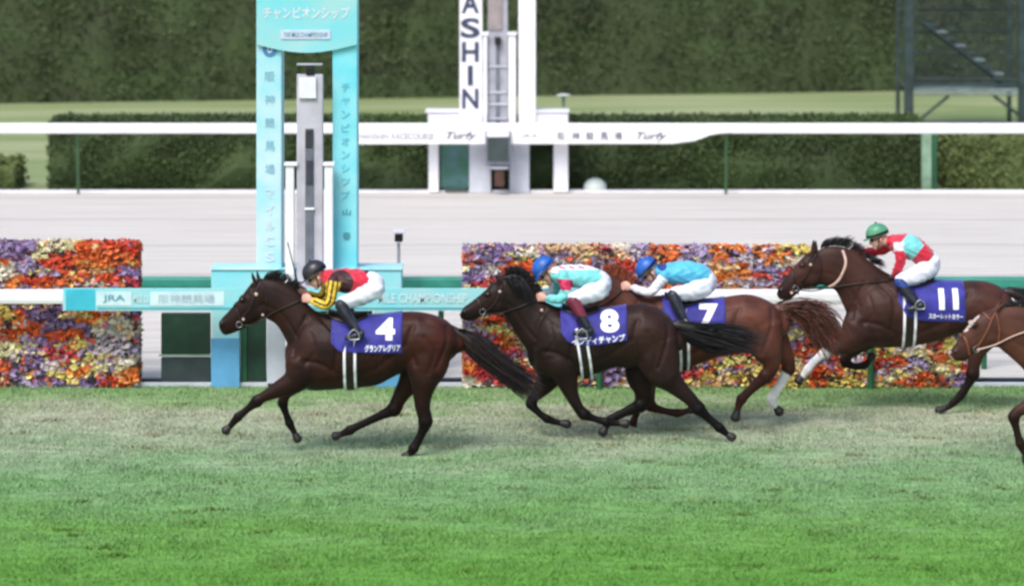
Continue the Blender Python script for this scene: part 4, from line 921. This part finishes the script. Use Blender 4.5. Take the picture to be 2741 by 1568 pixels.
H5 = dict(Y=33.35, label='lighter bay horse partly out of frame at the right edge, head low', coat=coatmat('coat_light_bay', (86,53,43), (62,39,33)), points=(.22,.22,.25),
 trunk=[(2790,925,1020,.09),(2806,890,1050,.18),(2842,862,1075,.26),(2900,856,1075,.28),(3000,862,1065,.3),(3080,862,1040,.29),(3150,858,1020,.27),(3200,874,1005,.23),(3232,900,985,.13)],
 neck=[(2880,858,2800,1070,.17),(2840,845,2765,1020,.14),(2790,830,2735,985,.11),(2740,818,2706,958,.09),(2705,818,2682,938,.08),(2676,820,2672,928,.07)],
 head=[(2672,822,2674,930,.08),(2642,830,2656,930,.09),(2614,846,2634,936,.085),(2590,872,2612,944,.068),(2570,898,2598,954,.06),(2555,922,2588,964,.055),(2546,942,2570,967,.045)],
 ears=[((2690,808),(2656,830),(2666,840),-.05),((2684,800),(2656,824),(2668,832),.05)], jaw=(2652,900,26), eye=(2604,868), nostril=(2556,940),
 legs=[('fore',-.13,[(2835,1020,54),(2795,1062,34),(2750,1088,20),(2726,1100,16),(2714,1116,16),(2721,1150,10.5),(2731,1186,12.5),(2740,1206,10)],(2750,1232)),
       ('fore',.13,[(2840,1025,46),(2822,1090,28),(2812,1120,19),(2806,1140,15),(2803,1156,15),(2797,1190,10),(2790,1215,12),(2784,1226,10)],(2774,1240)),
       ('hind',-.14,[(3170,960,62),(3160,1035,48),(3175,1080,28),(3190,1110,20),(3190,1130,18),(3165,1165,12),(3135,1200,12),(3122,1215,10)],(3110,1232)),
       ('hind',.14,[(3170,960,60),(3190,1035,44),(3225,1080,28),(3255,1110,20),(3270,1130,18),(3290,1160,12),(3310,1190,12),(3316,1205,10)],(3325,1222))],
 blaze=[(2594,866,10),(2604,854,9),(2614,845,8),(2584,880,8)], blazecol=(3.2,4.6,5.6),
 quarter=3100, qy=1010, muzr=40,
 tail=dict(mat=HM['black'], n=200, dock=[(3215,900,12),(3240,905,12),(3270,930,8)], spread=.03, paths=[[(3230,898),(3290,920),(3350,980)],[(3230,910),(3280,960),(3330,1020)]]),
 mane=[([[(2680,820),(2696,812),(2712,826)],[(2730,818),(2745,808),(2760,824)],[(2780,828),(2795,818),(2808,836)]],160,.012)],
 hairmat=HM['black'], tack=M['tackb'],
 bridle=dict(straps=[('cheek_strap',[(2664,832),(2652,852),(2640,880),(2620,916),(2608,926)],.022),('noseband',[(2571,896),(2584,910),(2594,950)],.026),('browband',[(2632,836),(2642,848),(2652,852)],.02),('throat_strap',[(2664,838),(2672,880),(2668,922)],.016)],bit=(2612,932),rein=[(2612,934),(2660,920),(2710,895),(2760,878),(2830,862)],reinmat=M['tackl']))
TREES = {}
for k, D in (('4', H4), ('8', H8), ('7', H7), ('11', H11), ('5', H5)):
    TREES[k] = horse(k, D)
# ------------------------------------------------------------------ jockeys
def frame(ang):
    a = R(ang); f = Vector((-math.cos(a), 0, -math.sin(a))); u = Vector((-math.sin(a), 0, math.cos(a)))
    return f, u, Matrix((f, Vector((0, 1, 0)), u)).transposed()
def add_head(bm, c, ang, k=1.0):
    f, u, rot = frame(ang); lat = Vector((0, 1, 0))
    E = lambda a, b, l, r: ellipsoid(bm, c+f*a*k+u*b*k+lat*l*k, tuple(x*k for x in r), rot, 18, 12)
    E(-.008, .02, 0, (.095, .074, .10)); E(.03, -.045, 0, (.064, .058, .082)); E(.062, -.108, 0, (.028, .032, .026))
    E(.098, -.032, 0, (.017, .012, .030)); E(.106, -.046, 0, (.016, .015, .013)); E(.078, .010, 0, (.022, .050, .014))
    E(.084, -.078, 0, (.016, .024, .010)); E(.02, -.07, .035, (.05, .02, .03)); E(.02, -.07, -.035, (.05, .02, .03))
    for s_ in (-1, 1): E(-.012, -.028, s_*.074, (.022, .010, .034))
def add_hand(bm, w, f, side, k=1.0):
    """closed hand on the reins; f: knuckle direction, thumb on top, fingers curl inwards"""
    f = f.normalized(); inn = Vector((0, -side, 0)); u = f.cross(inn).normalized()
    if u.z < 0: u = -u
    rot = Matrix((f, inn, u)).transposed(); c = w+f*.045*k
    ellipsoid(bm, c, (.048*k, .017*k, .042*k), rot, 16, 12)
    def fing(pts, r):
        q = cr([tuple(p) for p in pts], 3); rg = []
        for i in range(len(q)):
            t = Vector(q[min(i+1, len(q)-1)]-q[max(i-1, 0)]).normalized(); a = t.orthogonal().normalized(); rr = r*(1-.22*i/len(q)); rg.append((Vector(q[i]), a*rr, t.cross(a)*rr))
        rings(bm, rg, 8)
    for i in range(4):
        b = c+f*.028*k+u*(.031-.021*i)*k; ln = (1, 1.1, 1.0, .82)[i]*k
        fing([b, b+f*.030*ln-inn*.004, b+f*.036*ln+inn*.020*ln, b+f*.016*ln+inn*.036*ln, b-f*.008*ln+inn*.030*ln], .0098*k)
    b = c-f*.022*k+u*.030*k; fing([b, b+u*.018*k+f*.022*k, b+u*.020*k+f*.050*k+inn*.012*k, b+u*.012*k+f*.068*k+inn*.022*k], .0105*k)
def jockey(D):
    Y = D['Y']; s = Y/F; base = P(D['hip'][-1][0], D['hip'][-1][1], Y)
    root = empty('person', base, D['label'], 'jockey', 'jockeys riding the racehorses')
    hx, hy, ang = D['head']; hc = P(hx, hy, Y); hc.y += D.get('hdy', 0); k = D.get('hk', 1.0); f, u, rot = frame(ang)
    def limbs(bm, what, g=1.0):
        for sd_ in (-1, 1):
            pts = D[what+('_near' if sd_ < 0 else '_far')]; offs = D['off'][what]
            q = [(x, y, r*g, sd_*np.interp(i/(len(pts)-1), np.linspace(0, 1, len(offs)), offs)) for i, (x, y, r) in enumerate(pts)]
            tube(bm, q, Y, 0, .95, .13, 4, 14)
    # body
    bm = bmesh.new(); add_head(bm, hc, ang, k)
    nb = D['torso'][0]; n0 = hc-u*.06*k-f*.03*k; n1 = P(nb[0]+6, nb[1], Y)
    cyl(bm, n0, n1, .052, .06, 16)
    tube(bm, [(x, y, r*.84) for x, y, r in D['torso']], Y, 0, 1.35, .16, 4, 18); tube(bm, [(x, y, r*.84) for x, y, r in D['hip']], Y, 0, 1.3, .15, 4, 18)
    for w_ in ('arm', 'thigh', 'calf'): limbs(bm, w_, .8)
    for sd_ in (-1, 1):
        a = D['arm_near' if sd_ < 0 else 'arm_far']; o_ = D['off']['arm'][-1]
        w0 = P(a[-1][0], a[-1][1], Y+sd_*o_); h0 = D['hand_near' if sd_ < 0 else 'hand_far']; h1 = P(h0[0], h0[1], Y+sd_*max(o_-.02, .03))
        add_hand(bm, w0+(h1-w0)*.12, h1-w0, sd_, 1.0)
    me = remesh(bm, 'body', .0065, 3)
    mats = [M['skin'], M['black']]
    body = link('body', me, mats, root)
    if D.get('gloves'):
        def gl(px, py, c):
            r_ = np.zeros(len(px))
            for h in D['gloves']: r_ = np.where(np.hypot(px-h[0], py-h[1]) < 26, 1, r_)
            return r_
        paint(me, gl)
    # silks
    bm = bmesh.new(); tube(bm, D['torso'], Y, 0, 1.5, .19, 4, 22); limbs(bm, 'arm')
    me = remesh(bm, 'silks', .009, 3)
    c = coords(me); no = np.sin(c[:, 0]*48+np.sin(c[:, 2]*35)*2.5+c[:, 2]*30)*np.sin(c[:, 2]*40+c[:, 1]*24+np.sin(c[:, 0]*20))*.006
    nrm = np.empty(len(me.vertices)*3, 'f'); me.vertices.foreach_get('normal', nrm); me.vertices.foreach_set('co', (c+nrm.reshape(-1, 3)*no[:, None]).ravel().astype('f'))
    link('silks', me, D['silkmats'], root); paint(me, D['silkrule'])
    # breeches
    bm = bmesh.new(); tube(bm, D['hip'], Y, 0, 1.35, .175, 4, 22); limbs(bm, 'thigh')
    me = remesh(bm, 'breeches', .01, 4); c = coords(me); no = np.sin(c[:, 0]*26+c[:, 2]*62+np.sin(c[:, 0]*19+c[:, 1]*15)*2)*.0035; nrm = np.empty(len(me.vertices)*3, 'f'); me.vertices.foreach_get('normal', nrm); me.vertices.foreach_set('co', (c+nrm.reshape(-1, 3)*no[:, None]).ravel().astype('f')); link('breeches', me, M['breeches'], root)
    # boots
    for sd_ in (-1, 1):
        bm = bmesh.new(); pts = D['calf_near' if sd_ < 0 else 'calf_far']; offs = D['off']['calf']
        q = [(x, y, r, sd_*np.interp(i/(len(pts)-1), np.linspace(0, 1, len(offs)), offs)) for i, (x, y, r) in enumerate(pts)]; tube(bm, q, Y, 0, .95, .1, 4, 14)
        dx = D.get('fdx', 0) if sd_ > 0 else 0
        tube(bm, [(x+dx, y, r) for x, y, r in D['foot']], Y, sd_*offs[-1], .9, .05, 4, 14)
        hx_, hy_, hr = D['foot'][0]; c = P(hx_+dx-1, hy_+6, Y+sd_*offs[-1]); ellipsoid(bm, c, (.03, .028, .028))
        me = remesh(bm, 'boot', .008, 2); bo = link('boot', me, D['bootmats'], root)
        if D.get('bootrule'): paint(me, D['bootrule'])
    # helmet, peak, goggles, strap
    bm = bmesh.new(); ellipsoid(bm, Vector((0, 0, 0)), (.132, .108, .118), None, 30, 22)
    bmesh.ops.bisect_plane(bm, geom=bm.verts[:]+bm.edges[:]+bm.faces[:], plane_co=(0, 0, -.018), plane_no=(-.12, 0, 1), clear_inner=True)
    ed = [e for e in bm.edges if e.is_boundary]; 
    if ed: bmesh.ops.holes_fill(bm, edges=ed)
    T_ = Matrix.Translation(hc+u*.038*k-f*.004) @ rot.to_4x4() @ Matrix.Diagonal((k, k, k, 1))
    for v in bm.verts: v.co = T_ @ v.co
    he = bmlink('helmet', bm, D['helmat'], root, True)
    bm = bmesh.new(); ellipsoid(bm, Vector((.118, 0, 0)), (.062, .082, .009), None, 22, 8)
    T2 = Matrix.Translation(hc+u*.030*k) @ rot.to_4x4() @ Matrix.Rotation(R(8), 4, 'Y') @ Matrix.Diagonal((k, k, k, 1))
    for v in bm.verts: v.co = T2 @ v.co
    bmlink('peak', bm, D['peakmat'], he, True)
    bm = bmesh.new(); n = 32; prev = None; first = None   # elastic band round the helmet
    for i in range(n):
        a = 2*math.pi*i/n; p = [bm.verts.new(T_ @ Vector((math.cos(a)*.134, math.sin(a)*.110, z))) for z in (-.014, .012)]
        if prev: bm.faces.new((prev[0], p[0], p[1], prev[1]))
        else: first = p
        prev = p
    bm.faces.new((prev[0], first[0], first[1], prev[1])); bmesh.ops.solidify(bm, geom=bm.faces[:], thickness=.004); bmlink('helmet_band', bm, D['bandmat'], he, True)
    bm = bmesh.new(); c0 = T_ @ Vector((0, 0, 0)); bmesh.ops.create_uvsphere(bm, u_segments=10, v_segments=6, radius=.011, matrix=Matrix.Translation(T_ @ Vector((-.02, 0, .122)))); bmlink('cap_button', bm, D['bandmat'], he, True)
    bm = bmesh.new()
    for sd_ in (-1, 1): ellipsoid(bm, hc+(f*.076-u*.012+Vector((0, sd_*.03, 0)))*k, (.022*k, .028*k, .022*k), rot, 14, 10)
    go = bmlink('goggles', bm, mat('goggle_lens', (30,24,30), .12, .05, spec=.8) if 'goggle_lens' not in bpy.data.materials else bpy.data.materials['goggle_lens'], root, True)
    pts = [hc+(f*.08-u*.012+Vector((0, -.05, 0)))*k, hc+(f*.03-u*.008+Vector((0, -.082, 0)))*k, hc+(-f*.04+u*.0+Vector((0, -.08, 0)))*k]
    wire(pts, .006, 'goggle_strap', M['black'], go)
    pts = [hc+(-f*.005+u*.0+Vector((0, -.085, 0)))*k, hc+(f*.02-u*.07+Vector((0, -.066, 0)))*k, hc+(f*.05-u*.125)*k, hc+(f*.02-u*.07+Vector((0, .066, 0)))*k, hc+(-f*.005+Vector((0, .085, 0)))*k]
    wire(pts, .006, 'chin_strap', D.get('strapmat', M['black']), he)
    return root
red = mat('silk_red', (205,30,58), .5, .08, 12, bump=.3, bscale=18, sheen=.3); brn = mat('silk_dark_brown', (62,32,34), .5, .1, 12, bump=.3, bscale=18)
yel = mat('silk_yellow', (228,190,60), .5, .06, 12, bump=.3, bscale=18); blkm = mat('silk_black', (30,24,26), .5, .1, 12, bump=.2, bscale=18)
aqua = mat('silk_aqua', (118,206,208), .5, .08, 10, bump=.3, bscale=18, sheen=.3); wht = mat('silk_white', (228,228,238), .5, .05, 12, bump=.3, bscale=18)
pnk = mat('silk_crimson', (206,44,92), .5, .08, 12, bump=.3, bscale=18); sky_ = mat('silk_sky_blue', (78,182,220), .5, .08, 8, bump=.3, bscale=18, sheen=.3)
navy = mat('silk_navy', (36,62,130), .5, .1, 12); 
h_blk = mat('helmet_black', (40,38,48), .35, .1, 14, spec=.5); h_blu = mat('helmet_blue', (30,92,180), .4, .12, 14, spec=.5); h_grn = mat('helmet_green', (82,150,116), .4, .12, 14, spec=.5)
dstrap = mat('dark_strap', (28,36,40), .5, .1)
OFF = dict(arm=(.15, .19, .17, .09), thigh=(.10, .18, .245), calf=(.26, .31, .34))
A4 = [(893,750,17),(888,778,16),(884,803,15),(874,817,14),(855,812,12.5),(840,805,10.5)]; A4f = [(880,745,16),(872,775,15),(862,795,14),(845,795,12),(825,786,10)]
def r4(px, py, c):
    r_ = np.zeros(len(px)); Y = 33.95
    r_[np.hypot((px-912)/34, (py-756)/34) < 1] = 1
    r_[(px > 962) & (py < 718+(px-962)*.62)] = 3
    sg, b, t = segd(px, py, A4); arm = (c[:, 1] < Y-.075) & (b < 20) & ((py > 752) | (b < 13)) & (t > .02)
    st = np.where((np.abs(sg) < 2.6) | ((np.abs(sg) > 10.5) & (np.abs(sg) < 14)), 3, 2); r_[arm] = st[arm]
    sg, b, t = segd(px, py, A4f); arm = (c[:, 1] > Y+.03) & (b < 20) & (t > .1); st = np.where(np.abs(sg) < 3, 3, 2); r_[arm] = st[arm]
    return r_
jockey(dict(Y=33.95, label='jockey in red silks with yellow and black striped sleeves and black helmet', head=(846,736,32), off=OFF,
 torso=[(874,738,20),(895,750,30),(935,751,33),(970,752,30),(990,757,26)], hip=[(975,752,27),(998,760,31),(1008,774,25)],
 arm_near=A4, arm_far=A4f, hand_near=(812,798), hand_far=(806,780),
 thigh_near=[(1006,772,28),(960,796,23),(914,812,18)], thigh_far=[(1004,772,28),(965,796,23),(925,808,18)],
 calf_near=[(912,814,18),(928,842,15.5),(946,868,12),(958,886,10)], calf_far=[(922,812,18),(938,842,15),(952,868,12),(966,888,10)],
 foot=[(970,892,10),(952,899,10),(934,904,8),(926,906,6)], silkmats=[red, brn, yel, blkm], silkrule=r4, bootmats=[M['boot']], helmat=h_blk, peakmat=h_blk, bandmat=dstrap))
A8 = [(1506,736,16),(1513,760,15),(1516,784,14),(1506,798,13),(1486,800,12),(1468,798,10)]
def r8(px, py, c):
    r_ = np.zeros(len(px)); Y = 34.75
    r_[(py < 722) & (px > 1480)] = 1; m_ = np.mod(px-1496, 26); r_[(np.abs(py-714-m_*.25) < 2.2) & (m_ < 17) & (px > 1494) & (px < 1572)] = 2
    r_[(px < 1494) & (py < 730)] = 1
    sg, b, t = segd(px, py, A8); arm = (c[:, 1] < Y-.1) & (b < 20) & (py > 748); r_[arm & (py < 777)] = 2; r_[arm & (py >= 777)] = 0
    fa = (c[:, 1] > Y+.04) & (px < 1482) & (py > 745); r_[fa] = 1
    return r_
jockey(dict(Y=34.75, label='jockey in aqua silks with one crimson sleeve band, blue helmet and maroon boots', head=(1462,724,50), off=OFF,
 torso=[(1484,732,20),(1508,737,28),(1548,739,31),(1584,744,30),(1602,752,28)], hip=[(1585,744,28),(1604,758,33),(1606,776,28)],
 arm_near=A8, arm_far=[(1492,735,15),(1490,760,14),(1484,778,13),(1468,784,12),(1452,783,10)], hand_near=(1442,796), hand_far=(1430,781),
 thigh_near=[(1602,774,30),(1566,790,24),(1534,800,19)], thigh_far=[(1600,774,29),(1568,788,24),(1540,796,19)],
 calf_near=[(1534,804,18),(1550,832,15.5),(1564,858,12.5),(1574,876,10.5)], calf_far=[(1540,802,18),(1555,832,15),(1568,858,12),(1578,876,10)],
 foot=[(1584,884,10),(1566,889,10),(1546,891,8),(1536,891,6)], silkmats=[aqua, wht, pnk], silkrule=r8, bootmats=[M['boot'], M['maroon']],
 bootrule=lambda px, py, c: (py < 846).astype(int), helmat=h_blu, peakmat=h_blu, bandmat=h_blu))
A7 = [(1780,735,16),(1766,756,14.5),(1750,774,13),(1736,782,12.5),(1712,777,11),(1694,770,9.5)]
def r7(px, py, c):
    r_ = np.zeros(len(px)); Y = 35.5
    sg, b, t = segd(px, py, A7); r_[(c[:, 1] < Y-.08) & (b < 19) & (t > .08) & (px < 1790)] = 1
    r_[(np.hypot(px-1772, py-712) < 13)] = 2; r_[(c[:, 1] > Y+.03) & (px < 1770) & (py > 738)] = 1
    return r_
jockey(dict(Y=35.5, label='jockey in sky blue silks with white sleeves, white breeches and blue helmet', head=(1738,725,46), off=OFF,
 torso=[(1766,724,20),(1790,731,28),(1832,729,31),(1868,734,30),(1886,744,28)], hip=[(1868,738,28),(1886,750,32),(1890,766,28)],
 arm_near=A7, arm_far=[(1770,735,15),(1758,760,14),(1745,778,13),(1722,784,12),(1700,778,10)], hand_near=(1668,766), hand_far=(1676,772),
 thigh_near=[(1886,766,29),(1846,782,24),(1806,784,19)], thigh_far=[(1884,766,28),(1848,780,23),(1812,784,19)],
 calf_near=[(1802,788,18),(1812,816,16),(1824,842,13),(1832,858,10.5)], calf_far=[(1808,788,17),(1816,816,15),(1828,842,12),(1836,858,10)],
 foot=[(1842,864,10),(1826,870,10),(1808,873,8),(1800,873,6)], silkmats=[sky_, wht, navy], silkrule=r7, bootmats=[M['boot']], helmat=h_blu, peakmat=h_blu, bandmat=dstrap))
A11 = [(2400,656,17),(2410,680,15),(2410,702,14),(2402,722,12.5),(2394,738,10.5)]
def r11(px, py, c):
    r_ = np.zeros(len(px)); Y = 36.65
    r_[(np.abs(px-2440)/34+np.abs(py-656)/42 < 1)] = 1
    r_[(px > 2392) & (px < 2420) & (py > 648) & (py < 672) & (c[:, 1] < Y-.08)] = 2
    return r_
jockey(dict(Y=36.65, label='jockey in red silks with an aqua diamond and green helmet, reaching forward along the neck', head=(2350,634,18), hk=.98, off=OFF,
 torso=[(2384,646,19),(2408,654,28),(2440,662,33),(2468,682,30),(2482,698,27)], hip=[(2468,684,27),(2486,702,31),(2486,722,27)],
 arm_near=A11, arm_far=[(2388,655,15),(2362,668,14),(2335,674,13),(2305,676,12),(2278,677,10)], hand_near=(2382,756), hand_far=(2256,680), gloves=[(2384,753)],
 thigh_near=[(2484,718,28),(2446,740,24),(2410,750,18)], thigh_far=[(2482,718,28),(2448,738,23),(2416,748,18)],
 calf_near=[(2408,754,17),(2424,778,15),(2440,798,12),(2452,812,10)], calf_far=[(2412,754,17),(2428,778,15),(2444,798,12),(2456,812,10)],
 foot=[(2468,816,9.5),(2452,823,9.5),(2438,827,8),(2430,828,6)], silkmats=[red, aqua, wht], silkrule=r11, bootmats=[M['boot'], navy],
 bootrule=lambda px, py, c: (py < 768).astype(int), helmat=h_grn, peakmat=h_grn, bandmat=dstrap, strapmat=dstrap))
# whip
bm = bmesh.new(); Yw = 33.95+.05
a, b_, c_ = P(808,822,Yw), P(802,778,Yw), P(773,661,Yw); cyl(bm, a, b_, .009, .008, 10); cyl(bm, b_, c_, .008, .005, 8); ellipsoid(bm, a, (.013, .013, .013))
cyl(bm, c_, c_+(c_-b_).normalized()*.05, .007, .006, 8)
o = bmlink('riding_whip', bm, M['leather']); tag(o, 'thin dark whip held upright by the jockey in red and yellow', 'whip')
